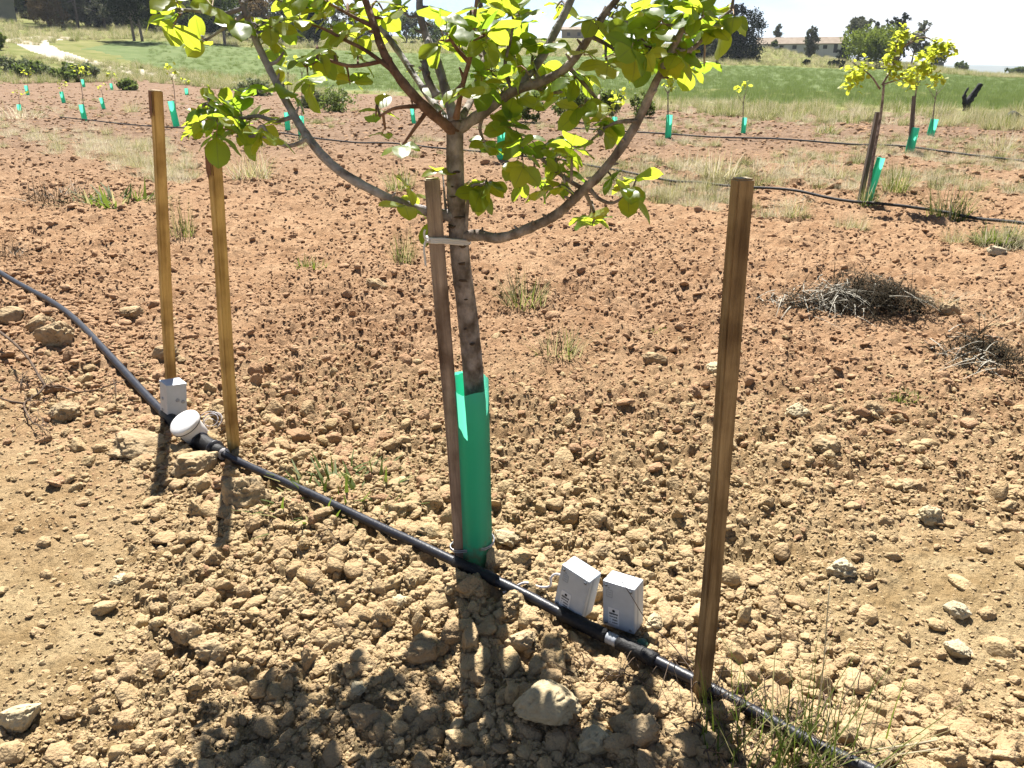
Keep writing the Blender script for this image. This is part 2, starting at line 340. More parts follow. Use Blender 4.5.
M['char'] = mat('charred_wood', (.012, .012, .014), .8, (.03, .03, .035), 8, 5, .6, 40)
M['hill'] = mat('wooded_hills', (0.035, 0.052, 0.028), .95, (0.084, 0.091, 0.056), .004, 6, spec=0)
M['clear'] = mat('clear_coil', (.42, .40, .42), .3)

def leaf_mat():
    m = bpy.data.materials.new('pistachio_leaf'); m.use_nodes = True
    nt = m.node_tree; N, L = nt.nodes, nt.links; b = N['Principled BSDF']
    uv = N.new('ShaderNodeUVMap'); sep = N.new('ShaderNodeSeparateXYZ'); L.new(uv.outputs['UV'], sep.inputs[0])
    # midrib and side veins from the leaflet's own uv
    def math_(op, a, bb=None):
        n = N.new('ShaderNodeMath'); n.operation = op
        for i, s in enumerate((a, bb)):
            if s is None: continue
            if isinstance(s, (int, float)): n.inputs[i].default_value = s
            else: L.new(s, n.inputs[i])
        return n.outputs[0]
    v = math_('ABSOLUTE', math_('SUBTRACT', sep.outputs['Y'], .5))
    mid = math_('LESS_THAN', v, .03)
    ph = math_('SUBTRACT', math_('MULTIPLY', sep.outputs['X'], 8.0), math_('MULTIPLY', v, 7.0))
    vein = math_('MULTIPLY', math_('LESS_THAN', math_('FRACT', ph), .10), .45)
    veins = math_('MAXIMUM', mid, vein)
    at = N.new('ShaderNodeAttribute'); at.attribute_name = 'tone'
    c1 = N.new('ShaderNodeMix'); c1.data_type = 'RGBA'; c1.inputs[6].default_value = (.035, .095, .010, 1); c1.inputs[7].default_value = (.09, .15, .014, 1); L.new(at.outputs['Fac'], c1.inputs[0])
    c2 = N.new('ShaderNodeMix'); c2.data_type = 'RGBA'; c2.inputs[7].default_value = (.17, .21, .05, 1); L.new(c1.outputs[2], c2.inputs[6]); L.new(veins, c2.inputs[0])
    L.new(c2.outputs[2], b.inputs['Base Color']); b.inputs['Roughness'].default_value = .38; b.inputs['Specular IOR Level'].default_value = .5
    t1 = N.new('ShaderNodeMix'); t1.data_type = 'RGBA'; t1.inputs[6].default_value = (.28, .46, .03, 1); t1.inputs[7].default_value = (.56, .62, .045, 1); L.new(at.outputs['Fac'], t1.inputs[0])
    t2 = N.new('ShaderNodeMix'); t2.data_type = 'RGBA'; t2.blend_type = 'MULTIPLY'; t2.inputs[7].default_value = (.62, .66, .6, 1); L.new(t1.outputs[2], t2.inputs[6]); L.new(veins, t2.inputs[0])
    tr = N.new('ShaderNodeBsdfTranslucent'); L.new(t2.outputs[2], tr.inputs['Color'])
    ms = N.new('ShaderNodeMixShader'); ms.inputs[0].default_value = .58
    L.new(b.outputs['BSDF'], ms.inputs[1]); L.new(tr.outputs['BSDF'], ms.inputs[2]); L.new(ms.outputs[0], N['Material Output'].inputs['Surface'])
    return m
M['leaf'] = leaf_mat()

# ------------------------------------------------------------------ object helpers
def tag(o, label=None, cat=None, group=None, kind=None):
    if label: o['label'] = label
    if cat: o['category'] = cat
    if group: o['group'] = group
    if kind: o['kind'] = kind
    return o
def empty(name, loc, label, cat, group=None, rz=0.0):
    o = bpy.data.objects.new(name, None); COL.objects.link(o); o.location = loc; o.rotation_euler = (0, 0, rz)
    o.empty_display_size = 0.1
    return tag(o, label, cat, group)
class MB:
    """collects tubes, boxes, blades and linked as one mesh"""
    def __init__(s): s.v = []; s.f = []; s.mi = []; s.uv = None; s.sm = []
    def add(s, vs, fs, mi=0, smooth=True):
        o = len(s.v); s.v += [tuple(p) for p in vs]; s.f += [tuple(i + o for i in f) for f in fs]; s.mi += [mi] * len(fs); s.sm += [smooth] * len(fs)
    def tube(s, pts, rad, sides=8, mi=0, caps=True, wob=0.0):
        pts = [Vector(p) for p in pts]; n = len(pts)
        if not hasattr(rad, '__len__'): rad = [rad] * n
        t0 = (pts[1] - pts[0]).normalized(); a = t0.orthogonal().normalized(); vs = []; fs = []
        for i, p in enumerate(pts):
            t = ((pts[min(i + 1, n - 1)] - pts[max(i - 1, 0)])).normalized()
            a = (a - t * a.dot(t)); a = a.normalized() if a.length > 1e-6 else t.orthogonal().normalized(); b = t.cross(a)
            for k in range(sides):
                an = 2 * math.pi * k / sides; r = rad[i] * (1 + wob * (random.random() - .5))
                vs.append(p + (a * math.cos(an) + b * math.sin(an)) * r)
        for i in range(n - 1):
            for k in range(sides):
                k2 = (k + 1) % sides; fs.append((i * sides + k, i * sides + k2, (i + 1) * sides + k2, (i + 1) * sides + k))
        if caps:
            fs.append(tuple(range(sides - 1, -1, -1))); fs.append(tuple((n - 1) * sides + k for k in range(sides)))
        s.add(vs, fs, mi)
    def box(s, c, size, mi=0, mtx=None):
        c = Vector(c); h = Vector(size) / 2; vs = []
        for z in (-1, 1):
            for y in (-1, 1):
                for x in (-1, 1):
                    p = c + Vector((x * h.x, y * h.y, z * h.z)); vs.append(mtx @ p if mtx else p)
        s.add(vs, [(0, 2, 3, 1), (4, 5, 7, 6), (0, 1, 5, 4), (2, 6, 7, 3), (0, 4, 6, 2), (1, 3, 7, 5)], mi, False)
    def blade(s, base, tip_dir, length, width, bend, mi=0, seg=3):
        """a grass blade or stalk bending under its own weight"""
        d = Vector(tip_dir).normalized(); side = d.cross(Vector((0, 0, 1)))
        side = side.normalized() if side.length > .05 else Vector((math.cos(random.random() * 6), math.sin(random.random() * 6), 0))
        p = Vector(base); vs = []
        for i in range(seg + 1):
            t = i / seg; w = width * (1 - t * .85) / 2
            vs += [p - side * w, p + side * w]
            d = (d + Vector((0, 0, -bend / seg)) + Vector((random.uniform(-1, 1), random.uniform(-1, 1), 0)) * .05).normalized(); p = p + d * (length / seg)
        s.add(vs, [(2 * i, 2 * i + 1, 2 * i + 3, 2 * i + 2) for i in range(seg)], mi, False)
    def build(s, name, mats, parent=None, loc=None, local=None):
        me = bpy.data.meshes.new(name); vs = s.v
        if local is not None: vs = [(p[0] - local[0], p[1] - local[1], p[2] - local[2]) for p in vs]
        me.from_pydata(vs, [], s.f)
        for m in (mats if isinstance(mats, (list, tuple)) else [mats]): me.materials.append(m)
        me.polygons.foreach_set('material_index', s.mi); me.polygons.foreach_set('use_smooth', s.sm); me.update()
        o = bpy.data.objects.new(name, me); COL.objects.link(o)
        if parent is not None: o.parent = parent
        if loc is not None: o.location = loc
        elif local is not None and parent is None: o.location = local
        return o
def from_bm(name, bm, mats, parent=None, smooth=False):
    me = bpy.data.meshes.new(name); bm.to_mesh(me); bm.free()
    for m in (mats if isinstance(mats, (list, tuple)) else [mats]): me.materials.append(m)
    if smooth: me.polygons.foreach_set('use_smooth', [True] * len(me.polygons))
    o = bpy.data.objects.new(name, me); COL.objects.link(o)
    if parent is not None: o.parent = parent
    return o
def bev_box(size, bev=.004, seg=2, c=(0, 0, 0)):
    bm = bmesh.new(); bmesh.ops.create_cube(bm, size=1)
    for v in bm.verts: v.co = Vector((v.co.x * size[0] + c[0], v.co.y * size[1] + c[1], v.co.z * size[2] + c[2]))
    bmesh.ops.bevel(bm, geom=bm.edges[:] , offset=bev, segments=seg, affect='EDGES', profile=.6)
    return bm
def smooth_path(pts, n=6):
    pts = [Vector(p) for p in pts]; P = [pts[0] * 2 - pts[1]] + pts + [pts[-1] * 2 - pts[-2]]; out = []
    for i in range(1, len(P) - 2):
        for k in range(n):
            t = k / n; a, b, c, d = P[i - 1], P[i], P[i + 1], P[i + 2]
            out.append(.5 * ((2 * b) + (c - a) * t + (2 * a - 5 * b + 4 * c - d) * t * t + (3 * b - a - 3 * c + d) * t ** 3))
    out.append(pts[-1]); return out
def copy_thing(o, loc, rot=None, scale=None, label=None):
    c = o.copy(); COL.objects.link(c); c.location = loc
    if rot is not None: c.rotation_euler = rot
    if scale is not None: c.scale = scale
    if label: c['label'] = label
    for ch in o.children:
        d = ch.copy(); COL.objects.link(d); d.parent = c
    return c

# ------------------------------------------------------------------ ground sheets
def build_ground():
    r = [0.25]
    while r[-1] < 7000:
        d = r[-1]; r.append(d * (1.05 if d < 1.05 else 1.0042 if d < 40 else 1.007 if d < 60 else 1.012 if d < 260 else 1.05))
    r = np.array(r)
    a = np.concatenate([np.arange(-180, -44, 3.0), np.arange(-44, 44, 0.095), np.arange(44, 180, 3.0)]); a = np.radians(a)
    RR, AA = np.meshgrid(r, a, indexing='ij'); X, Y = RR * np.sin(AA), RR * np.cos(AA)
    Z = (macro(X.ravel(), Y.ravel()) + micro(X.ravel(), Y.ravel())).reshape(X.shape)
    nr, na = X.shape
    V = np.stack([X.ravel(), Y.ravel(), Z.ravel()], 1)
    V = np.vstack([V, [[0, 0, gz(0, 0)]]])
    i = np.arange(nr - 1)[:, None]; j = np.arange(na)[None, :]; j2 = (j + 1) % na
    F = np.stack(np.broadcast_arrays(i * na + j, (i + 1) * na + j, (i + 1) * na + j2, i * na + j2), -1).reshape(-1, 4)
    fc = V[F].mean(1); fx, fy = fc[:, 0], fc[:, 1]
    d = np.hypot(fx, fy); n = fx * NX + fy * NY; az = np.arctan2(fx, fy)
    reg = np.zeros(len(F), int)
    edge = 36.5 + 2.0 * fbm(fx * .15, fy * .15, 31, 3)
    left_end = np.interp(az, [az_of(0), az_of(130), az_of(230)], [84, 90, 400])
    reg[(n > edge - 3.5) | (d > left_end)] = 2
    reg[d > 110] = 2
    lfn = 9 * fbm(fx * .09, fy * .09, 35, 4)
    far = np.interp(az, _az, [96, 140, 150, 150, 150, 150, 150, 150]) + 8 * fbm(fx * .05, fy * .05, 33, 3)
    field = (n > edge) & (d < far) & (az > az_of(-20)) & (d > left_end * 0 + 30)
    lf = np.interp(az, [az_of(60), az_of(130), az_of(190), az_of(260)], [127, 116, 96, 60])
    field &= d > lf + 2.2 * lfn
    reg[field] = 1
    for path, w in PATHS:
        best = np.full(len(F), 1e9)
        for p, q in zip(path[:-1], path[1:]):
            ab = np.array([q.x - p.x, q.y - p.y]); t = np.clip(((fx - p.x) * ab[0] + (fy - p.y) * ab[1]) / (ab @ ab), 0, 1)
            best = np.minimum(best, np.hypot(fx - p.x - ab[0] * t, fy - p.y - ab[1] * t))
        reg[best < w * (1 + .4 * fbm(fx * .3, fy * .3, 77, 2))] = 3
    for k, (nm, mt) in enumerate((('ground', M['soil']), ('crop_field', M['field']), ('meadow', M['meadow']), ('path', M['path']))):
        Fk = F[reg == k]; used, inv = np.unique(Fk, return_inverse=True); Fk = inv.reshape(-1, 4); Vk = V[used]
        me = bpy.data.meshes.new(nm)
        me.vertices.add(len(Vk)); me.vertices.foreach_set('co', Vk.ravel().astype(np.float32))
        me.loops.add(Fk.size); me.loops.foreach_set('vertex_index', Fk.ravel().astype(np.int32))
        me.polygons.add(len(Fk)); me.polygons.foreach_set('loop_start', np.arange(0, Fk.size, 4, dtype=np.int32))
        me.polygons.foreach_set('loop_total', np.full(len(Fk), 4, np.int32))
        me.polygons.foreach_set('use_smooth', np.ones(len(Fk), bool))
        me.update(calc_edges=True); me.materials.append(mt)
        o = bpy.data.objects.new(nm, me); COL.objects.link(o); o['kind'] = 'structure'
PATHS = [([cast(30, 39.5), cast(34, 44), cast(46, 51), cast(72, 59.5), cast(105, 67), cast(142, 72.5), cast(168, 76), cast(215, 81), cast(260, 86)], 1.9),
         ([cast(-80, 42), cast(0, 40), cast(28, 40), cast(52, 37.5)], 3.0)]
build_ground()

# far wooded ridge on the horizon
def hills():
    vs, fs = [], []; n = 160
    for i in range(n):
        a = R(-70) + R(140) * i / (n - 1)
        d = 5200
        h = 4 + 34 * float(vnoise(np.array([i * .09]), np.array([.5]), 3)[0]) + 8 * float(vnoise(np.array([i * .45]), np.array([2.5]), 4)[0])
        for dd, hh in ((d - 900, -30), (d - 350, h * .65), (d, h), (d + 700, -30)):
            vs.append((dd * math.sin(a), dd * math.cos(a), hh))
    for i in range(n - 1):
        for k in range(3):
            fs.append((i * 4 + k, i * 4 + k + 1, i * 4 + k + 5, i * 4 + k + 4))
    b = MB(); b.add(vs, fs); o = b.build('hills', M['hill']); o['kind'] = 'structure'
hills()

# ------------------------------------------------------------------ instanced "stuff" from a visible source object
def scatter(name, pts, rots, scls, idx, sources, label, cat):
    me = bpy.data.meshes.new(name); me.vertices.add(len(pts)); me.vertices.foreach_set('co', np.asarray(pts, np.float32).ravel())
    for an, arr in (('rot', rots), ('scl', scls)):
        at = me.attributes.new(an, 'FLOAT_VECTOR', 'POINT'); at.data.foreach_set('vector', np.asarray(arr, np.float32).ravel())
    at = me.attributes.new('pick', 'INT', 'POINT'); at.data.foreach_set('value', np.asarray(idx, np.int32))
    me.update()
    o = bpy.data.objects.new(name, me); COL.objects.link(o); tag(o, label, cat, kind='stuff')
    ng = bpy.data.node_groups.new(name + '_nodes', 'GeometryNodeTree')
    ng.interface.new_socket(name='Geometry', in_out='INPUT', socket_type='NodeSocketGeometry')
    ng.interface.new_socket(name='Geometry', in_out='OUTPUT', socket_type='NodeSocketGeometry')
    N, L = ng.nodes, ng.links
    gi, go = N.new('NodeGroupInput'), N.new('NodeGroupOutput'); iop = N.new('GeometryNodeInstanceOnPoints'); jn = N.new('GeometryNodeJoinGeometry')
    for s in reversed(sources):        # the join lists its last link first
        oi = N.new('GeometryNodeObjectInfo'); oi.transform_space = 'ORIGINAL'; oi.inputs['Object'].default_value = s; oi.inputs['As Instance'].default_value = True
        L.new(oi.outputs['Geometry'], jn.inputs['Geometry'])
    def attr(nm, ty):
        a = N.new('GeometryNodeInputNamedAttribute'); a.data_type = ty; a.inputs['Name'].default_value = nm
        return [s for s in a.outputs if s.enabled and s.name == 'Attribute'][0]
    e2r = N.new('FunctionNodeEulerToRotation')
    L.new(attr('rot', 'FLOAT_VECTOR'), e2r.inputs[0]); L.new(e2r.outputs[0], iop.inputs['Rotation'])
    L.new(attr('scl', 'FLOAT_VECTOR'), iop.inputs['Scale']); L.new(attr('pick', 'INT'), iop.inputs['Instance Index'])
    iop.inputs['Pick Instance'].default_value = True
    L.new(gi.outputs[0], iop.inputs['Points']); L.new(jn.outputs[0], iop.inputs['Instance']); L.new(iop.outputs[0], go.inputs[0])
    md = o.modifiers.new('scatter', 'NODES'); md.node_group = ng
    return o

# ------------------------------------------------------------------ clods and stones
def clod_mesh(name, seed, m, sub=3, angular=.3, squash=(1, 1, .75)):
    rr = random.Random(seed); bm = bmesh.new(); bmesh.ops.create_icosphere(bm, subdivisions=sub, radius=1.0)
    planes = []
    for _ in range(9):
        d = Vector((rr.gauss(0, 1), rr.gauss(0, 1), rr.gauss(0, 1))).normalized(); planes.append((d, rr.uniform(.55, .95)))
    from mathutils import noise as mn
    off = Vector((seed * 3.7, seed * 1.3, seed * 2.1))
    for v in bm.verts:
        d = v.co.normalized(); r = 1 + .34 * mn.noise(d * 1.2 + off) + .24 * mn.noise(d * 2.7 + off) + .17 * mn.noise(d * 5.6 + off) + (.11 * mn.noise(d * 11 + off) if sub > 3 else 0) + (.06 * mn.noise(d * 22 + off) if sub > 4 else 0)
        p = d * r
        for pd, pr in planes:
            e = p.dot(pd) - pr
            if e > 0: p -= pd * e * (1 - angular * .2) * (.55 + angular * .5)
        v.co = Vector((p.x * squash[0], p.y * squash[1], p.z * squash[2]))
    me = bpy.data.meshes.new(name); bm.to_mesh(me); bm.free(); me.materials.append(m)
    me.polygons.foreach_set('use_smooth', [angular < .9] * len(me.polygons))
    return me
CL = [clod_mesh('soil_clod', 10 + k, M['clod'], 4, .7, (1, rndy, .8)) for k, rndy in enumerate((.8, .95, .7, .85, 1, .75))]
CR = [clod_mesh('red_clod', 40 + k, M['clod_red'], 4, .7, (1, rndy, .8)) for k, rndy in enumerate((.8, .95, .75))]
SM = [clod_mesh('small_clod', 60 + k, M['clod'], 3, .4, (1, .88, .72)) for k in range(5)] + [clod_mesh('small_red_clod', 70 + k, M['clod_red'], 3, .4, (1, .88, .72)) for k in range(5)]

# stones the eye picks out: pixel centre, width in pixels, flatness, material, shape seed, label
def px_scale(p): return (p.y * cP + (CAMZ - p.z) * sP) / FPX
STONES = [
 (545, 706, 66, .62, 'stone', 101, 'largest pale flat-topped stone, below the pipe at bottom centre'),
 (246, 497, 48, .85, 'rock', 102, 'large reddish brown block just below the second left stake'),
 (20, 719, 40, .75, 'stone', 103, 'pale stone by itself in the bottom left corner'),
 (188, 637, 34, .85, 'rock', 104, 'round brown clod, left one of a pair on the lower left soil'),
 (211, 653, 30, .8, 'rock', 105, 'crumbly tan clod, right one of a pair on the lower left soil'),
 (957, 650, 32, .5, 'chalk', 106, 'long whitish stone lying on the soil at lower right'),
 (955, 611, 24, .7, 'chalk', 107, 'pale pebble just above the long whitish stone at lower right'),
 (842, 569, 28, .7, 'chalk', 108, 'chalky white broken stone right of the tall brown stake'),
 (58, 340, 36, .8, 'rock', 109, 'large rounded clod left of the thick pipe, lower of two'),
 (40, 325, 26, .85, 'rock', 110, 'rounded clod left of the thick pipe, upper of two'),
 (8, 315, 30, .7, 'rock', 111, 'rounded clod cut by the left picture edge under the pipe'),
 (66, 414, 30, .85, 'rock', 112, 'tan clod beside the dead branch at far left'),
 (145, 447, 54, .5, 'rock', 113, 'broad flat brown stone in front of the round white meter'),
 (197, 466, 50, .55, 'rock', 114, 'broad tan stone just under the pipe, below the round white meter'),
 (949, 313, 20, .9, 'rock', 115, 'upright brown stone at the right end of the dark brush heap'),
 (996, 256, 17, .75, 'chalk', 116, 'bright white stone near the right picture edge above the brush heap'),
 (1001, 328, 20, .7, 'rock', 117, 'tan stone near the right picture edge below the brush heap'),
 (505, 541, 28, .6, 'stone', 118, 'yellowish flat stone right of the foot of the green tree guard'),
 (365, 718, 36, .85, 'rock', 119, 'grey brown stone in the crown shadow at the bottom'),
 (358, 691, 18, .8, 'chalk', 120, 'small whitish stone catching sun beside the crown shadow'),
 (397, 602, 24, .6, 'stone', 121, 'small pale flat stone under the pipe left of the tree'),
 (122, 580, 20, .5, 'stone', 122, 'thin pale stone flake lying on the smooth soil at left'),
 (930, 516, 24, .8, 'stone', 123, 'pale stone at mid right, lower one of a close pair'),
 (914, 484, 28, .65, 'rock', 124, 'pale brown stone at mid right, upper one of a close pair'),
 (826, 447, 30, .75, 'rock', 125, 'brown angular clod at upper middle right, above the others'),
 (641, 736, 36, .85, 'rock', 126, 'rounded grey brown clod at the bottom between pipe and pale stone'),
 (596, 742, 34, .85, 'stone', 127, 'pale rough clod at the bottom right of the largest stone'),
 (520, 645, 30, .8, 'rock', 128, 'tan clod half in shade just above the largest pale stone'),
 (425, 654, 34, .8, 'rock', 129, 'rough clod left of the trunk shadow'),
 (653, 626, 24, .85, 'stone', 130, 'rounded yellow clod touching the front sensor box'),
 (165, 353, 26, .7, 'rock', 131, 'clod beside the foot of the leftmost stake'),
 (132, 313, 26, .65, 'rock', 132, 'smooth oval clod left of the leftmost stake'),
 (872, 409, 22, .7, 'rock', 133, 'small pale clod in the middle of the right hand soil'),
 (720, 370, 26, .6, 'stone', 134, 'flat pale clod just left of the tall brown stake, higher up'),
 (797, 413, 22, .7, 'stone', 135, 'pale clod right of the tall brown stake'),
 (655, 360, 24, .65, 'rock', 136, 'brown clod between tree trunk and tall brown stake'),
 (377, 287, 24, .65, 'rock', 137, 'low brown clod left of the grey tree stake'),
 (602, 552, 26, .8, 'rock', 138, 'brown clod behind the two white sensor boxes'),
]
for i, (px, py, w, fl, mt, sd, lab) in enumerate(STONES):
    p = cast(px, py + w * fl * .12); s = w * px_scale(p) * .5
    me = clod_mesh('stone', sd, M[mt], 5, .5, (1.04, .8, fl))
    o = bpy.data.objects.new('stone' if mt in ('stone', 'chalk') else 'soil_clod', me); COL.objects.link(o)
    o.location = (p.x, p.y, gz(p.x, p.y) + s * fl * .35); o.scale = (s, s, s); o.rotation_euler = (random.uniform(-.15, .15), random.uniform(-.15, .15), random.uniform(-.5, .5))
    tag(o, lab, 'stone' if mt in ('stone', 'chalk') else 'clod')

def screen_pts(n, x0, x1, y0, y1):
    px = rng.uniform(x0, x1, n); py = rng.uniform(y0, y1, n)
    u = (px - 512) / FPX; v = (384 - py) / FPX; yv = cP + v * sP; zv = -sP + v * cP; t = -CAMZ / zv
    return u * t, yv * t, t, px, py
# the larger clods, one object each
x, y, t, px, py = screen_pts(2600, -20, 1044, 255, 775)
pd = pipe_dist(x, y); prob = rough(x, y) * (.22 + 1.3 * np.exp(-(pd / .45) ** 2))
keep = np.where(rng.random(len(x)) < prob)[0]
cand = []
for k in keep:
    near = math.exp(-(pd[k] / .45) ** 2)
    rpx = (5.2 + 6.0 * rng.random() ** 2 * (.45 + near)) * (1 + .6 * (py[k] - 255) / 520)
    s = min(rpx * t[k] / FPX, .046)
    cand.append((s / t[k], k, s))
cand.sort(reverse=True)
zz = ground(x, y); cnt = 0
placed = [(cast(a, b), w * px_scale(cast(a, b)) * .5) for a, b, w, *_ in STONES]
for _, k, s in cand:
    if cnt >= 285: break
    if any(math.hypot(x[k] - q.x, y[k] - q.y) < (r + s) * .8 for q, r in placed) or pd[k] < s + .034: continue
    placed.append((Vector((x[k], y[k], 0)), s)); cnt += 1
    red = y[k] + rng.normal(0, .6) > 3.6
    me = CR[rng.integers(3)] if red else CL[rng.integers(6)]
    o = bpy.data.objects.new('soil_clod', me); COL.objects.link(o)
    o.location = (x[k], y[k], zz[k] + s * rng.uniform(-.1, .22)); o.scale = tuple(s * rng.uniform(.65, 1.3, 3)); o.rotation_euler = tuple(rng.uniform(0, 6.28, 3))
    zone = 'in the rubble along the pipe' if pd[k] < .5 else 'on the open soil beyond the pipe' if (x[k] * NX + y[k] * NY > 1.4) else 'on the soil in front of the pipe'
    tag(o, ('reddish ' if red else 'tan ') + 'dry clod lying ' + zone, 'clod', 'dry clods scattered over the tilled soil')
# the small ones nobody could count
srcs = []
for k, me in enumerate(SM):
    p = cast(120 + 83 * k, 560 if k < 5 else 330); o = bpy.data.objects.new('soil_clod', me); COL.objects.link(o); o.scale = (.014,) * 3
    o.location = (p.x, p.y, p.z + .003); tag(o, ('tan crumb of soil among the rubble' if k < 5 else 'reddish crumb of soil on the far ploughed ground'), 'clod', 'loose soil crumbs'); srcs.append(o)
x, y, t, px, py = screen_pts(250000, -200, 1224, 86, 930)
rg = rough(x, y); pd = pipe_dist(x, y); kk = rng.random(len(x)) < np.clip(rg * .95 + .5 * np.exp(-(pd / .4) ** 2), .09, 1)
kk &= (pd > .036) & (x * NX + y * NY < 30)
x, y, t, py, pd = x[kk], y[kk], t[kk], py[kk], pd[kk]
rpx = 1.0 + 1.0 * rng.pareto(2.9, len(x)) * np.where(py < 420, .85, 1.0); near = np.exp(-(pd / .45) ** 2)
s = np.clip(rpx * t / FPX * (1 + .5 * near) * (1 + .35 * np.clip((py - 300) / 450, 0, 1)), .002, np.where(t > 9, .065, .034))
z = ground(x, y) + s * rng.uniform(-.15, .3, len(x))
idx = np.where(y + rng.normal(0, .7, len(x)) > 3.6, rng.integers(5, 10, len(x)), rng.integers(0, 5, len(x)))
scatter('small_clods', np.stack([x, y, z], 1), np.stack([rng.normal(0, .35, len(x)), rng.normal(0, .35, len(x)), rng.uniform(0, 6.28, len(x))], 1), s[:, None] * rng.uniform(.65, 1.4, (len(x), 3)) * np.array([1.1, 1.1, .85]), idx, srcs, 'loose small clods and crumbs covering the tilled soil', 'soil clods')

# ------------------------------------------------------------------ irrigation pipe
def lay(pxs, lift, n=5):
    out = []
    for q in pxs:
        p = plane_pt(q[0], q[1], .035); out.append(Vector((p[0], p[1], 0)))
    out = smooth_path(out, n)
    zs = ground([p.x for p in out], [p.y for p in out])
    zs = np.array([np.sort(zs[max(0, i - 4):i + 5])[-3] for i in range(len(zs))]); zs = np.convolve(np.pad(zs, 5, mode='edge'), np.ones(11) / 11, 'valid')
    return [Vector((p.x, p.y, z + lift)) for p, z in zip(out, zs)]
path = lay(PIPE_PX, .016, 8)
iM = min(range(len(path)), key=lambda i: (path[i].xy - Vector(plane_pt(205, 444, .035))).length)
pipe = empty('irrigation_pipe', path[iM], 'black irrigation pipe crossing the soil past the young tree', 'pipe')
def loc_pts(ps, o): return [p - o.location for p in ps]
b = MB(); b.tube(loc_pts(path[:iM + 1], pipe), [.0195] * (iM + 1), 12); b.build('feed_pipe', M['pipe'], pipe)['label'] = 'thicker black feed pipe left of the meter'
b = MB(); b.tube(loc_pts(path[iM:], pipe), [.0155] * (len(path) - iM), 12); b.build('drip_pipe', M['pipe'], pipe)
def pipe_at(px, py):
    q = Vector(plane_pt(px, py, .035)); return min(range(len(path)), key=lambda i: (path[i].xy - q).length)
def sleeve(p0, p1, r, m, nm):
    i0, i1 = pipe_at(*p0), pipe_at(*p1)
    seg = path[i0:i1 + 1]
    bb = MB(); rs = [r * (1 + .06 * math.sin(i * 2.1)) for i in range(len(seg))]
    bb.tube(loc_pts(seg, pipe), rs, 12); bb.build(nm, M[m], pipe)
def part_path(f0, f1, k=8):
    # stretch of pipe between two pixel stations
    a, c = Vector(plane_pt(*f0, .035)), Vector(plane_pt(*f1, .035)); res = []
    for j in range(k + 1):
        q = a.lerp(c, j / k); i = min(range(1, len(path) - 1), key=lambda i: (path[i].xy - q).length)
        best = None
        for s0, s1 in ((path[i - 1], path[i]), (path[i], path[i + 1])):
            dv = s1 - s0; tt = max(0, min(1, (q - s0.xy).dot(dv.xy) / dv.xy.length_squared)); pt = s0 + dv * tt
            if best is None or (pt.xy - q).length < (best.xy - q).length: best = pt
        res.append(best)
    return res
for f0, f1, r, m, nm in (((558, 620), (605, 641), .0205, 'tape', 'tape_sleeve'), ((618, 646), (656, 665), .0205, 'tape', 'tape_sleeve'), ((455, 573), (498, 592), .0185, 'tape', 'tape_sleeve'), ((606, 641.5), (617, 645.5), .0165, 'ring', 'bare_band')):
    bb = MB(); ps = part_path(f0, f1); bb.tube(loc_pts(ps, pipe), [r * (1 + .05 * math.sin(i * 2.3)) for i in range(len(ps))], 14); bb.build(nm, M[m], pipe)
q = path[pipe_at(650, 662)]
bb = MB(); c = q + Vector((.0, .045, .0)) - pipe.location; bb.tube([c + Vector((0, 0, -.02)), c, c + Vector((0, 0, .008)), c + Vector((0, 0, .014))], [.016, .017, .014, .004], 12)
bb.build('dripper_cap', mat('green_cap', (.03, .09, .06), .5), pipe)

# ------------------------------------------------------------------ stakes
def stake(bpx, tpx, w, m, label, twist, Yt=None, name='wooden_stake', stain=False, group='wooden stakes around the young tree'):
    base = cast(*bpx)
    if Yt is not None: base = PY(bpx[0], bpx[1], Yt); base.z = gz(base.x, base.y)
    top = PY(tpx[0], tpx[1], base.y)
    ax = (top - base); L = ax.length + .12; ax.normalize(); b0 = base - ax * .12
    bm = bmesh.new(); bmesh.ops.create_cube(bm, size=1)
    bmesh.ops.subdivide_edges(bm, edges=[e for e in bm.edges if abs(e.verts[0].co.z - e.verts[1].co.z) > .5], cuts=18)
    for v in bm.verts:
        zf = v.co.z + .5; ww = w * (1 + .03 * math.sin(zf * 9 + twist * 5)); v.co = Vector((v.co.x * ww + .004 * math.sin(zf * 4 + twist), v.co.y * ww + .003 * math.sin(zf * 5), zf * L))
    bm.faces.ensure_lookup_table()
    bmesh.ops.bevel(bm, geom=[e for e in bm.edges if e.is_boundary is False and e.calc_face_angle(0) > 1.0], offset=.0035, segments=2, affect='EDGES')
    for f in bm.faces:
        if f.normal.z > .8 and f.calc_center_median().z > L * .9: f.material_index = 1
    o = from_bm(name, bm, [M[m], M['wood_end']])
    o.location = b0; o.rotation_mode = 'QUATERNION'
    o.rotation_quaternion = ax.to_track_quat('Z', 'Y') @ Euler((0, 0, twist)).to_quaternion()
    tag(o, label, 'stake', group)
    if stain:
        sb = MB(); h = w / 2 + .0012
        z1, z0 = L - .004, L - .10
        for sx in (1, -1):
            vs = [(-h * .8, sx * h, z1), (h * .8, sx * h, z1), (h * .8, sx * h, z0 + .01), (h * .2, sx * h, z0 - .02), (-h * .3, sx * h, z0 + .008), (-h * .8, sx * h, z0 - .01)]
            sb.add(vs, [(0, 1, 2, 3, 4, 5)] if sx < 0 else [(5, 4, 3, 2, 1, 0)])
            vs = [(sx * h, -h * .8, z1), (sx * h, h * .8, z1), (sx * h, h * .8, z0), (sx * h, h * .1, z0 - .012), (sx * h, -h * .8, z0 + .004)]
            sb.add(vs, [(4, 3, 2, 1, 0)] if sx < 0 else [(0, 1, 2, 3, 4)])
        s_o = sb.build('stain', M['stain'], o)
    return o, base, top, ax
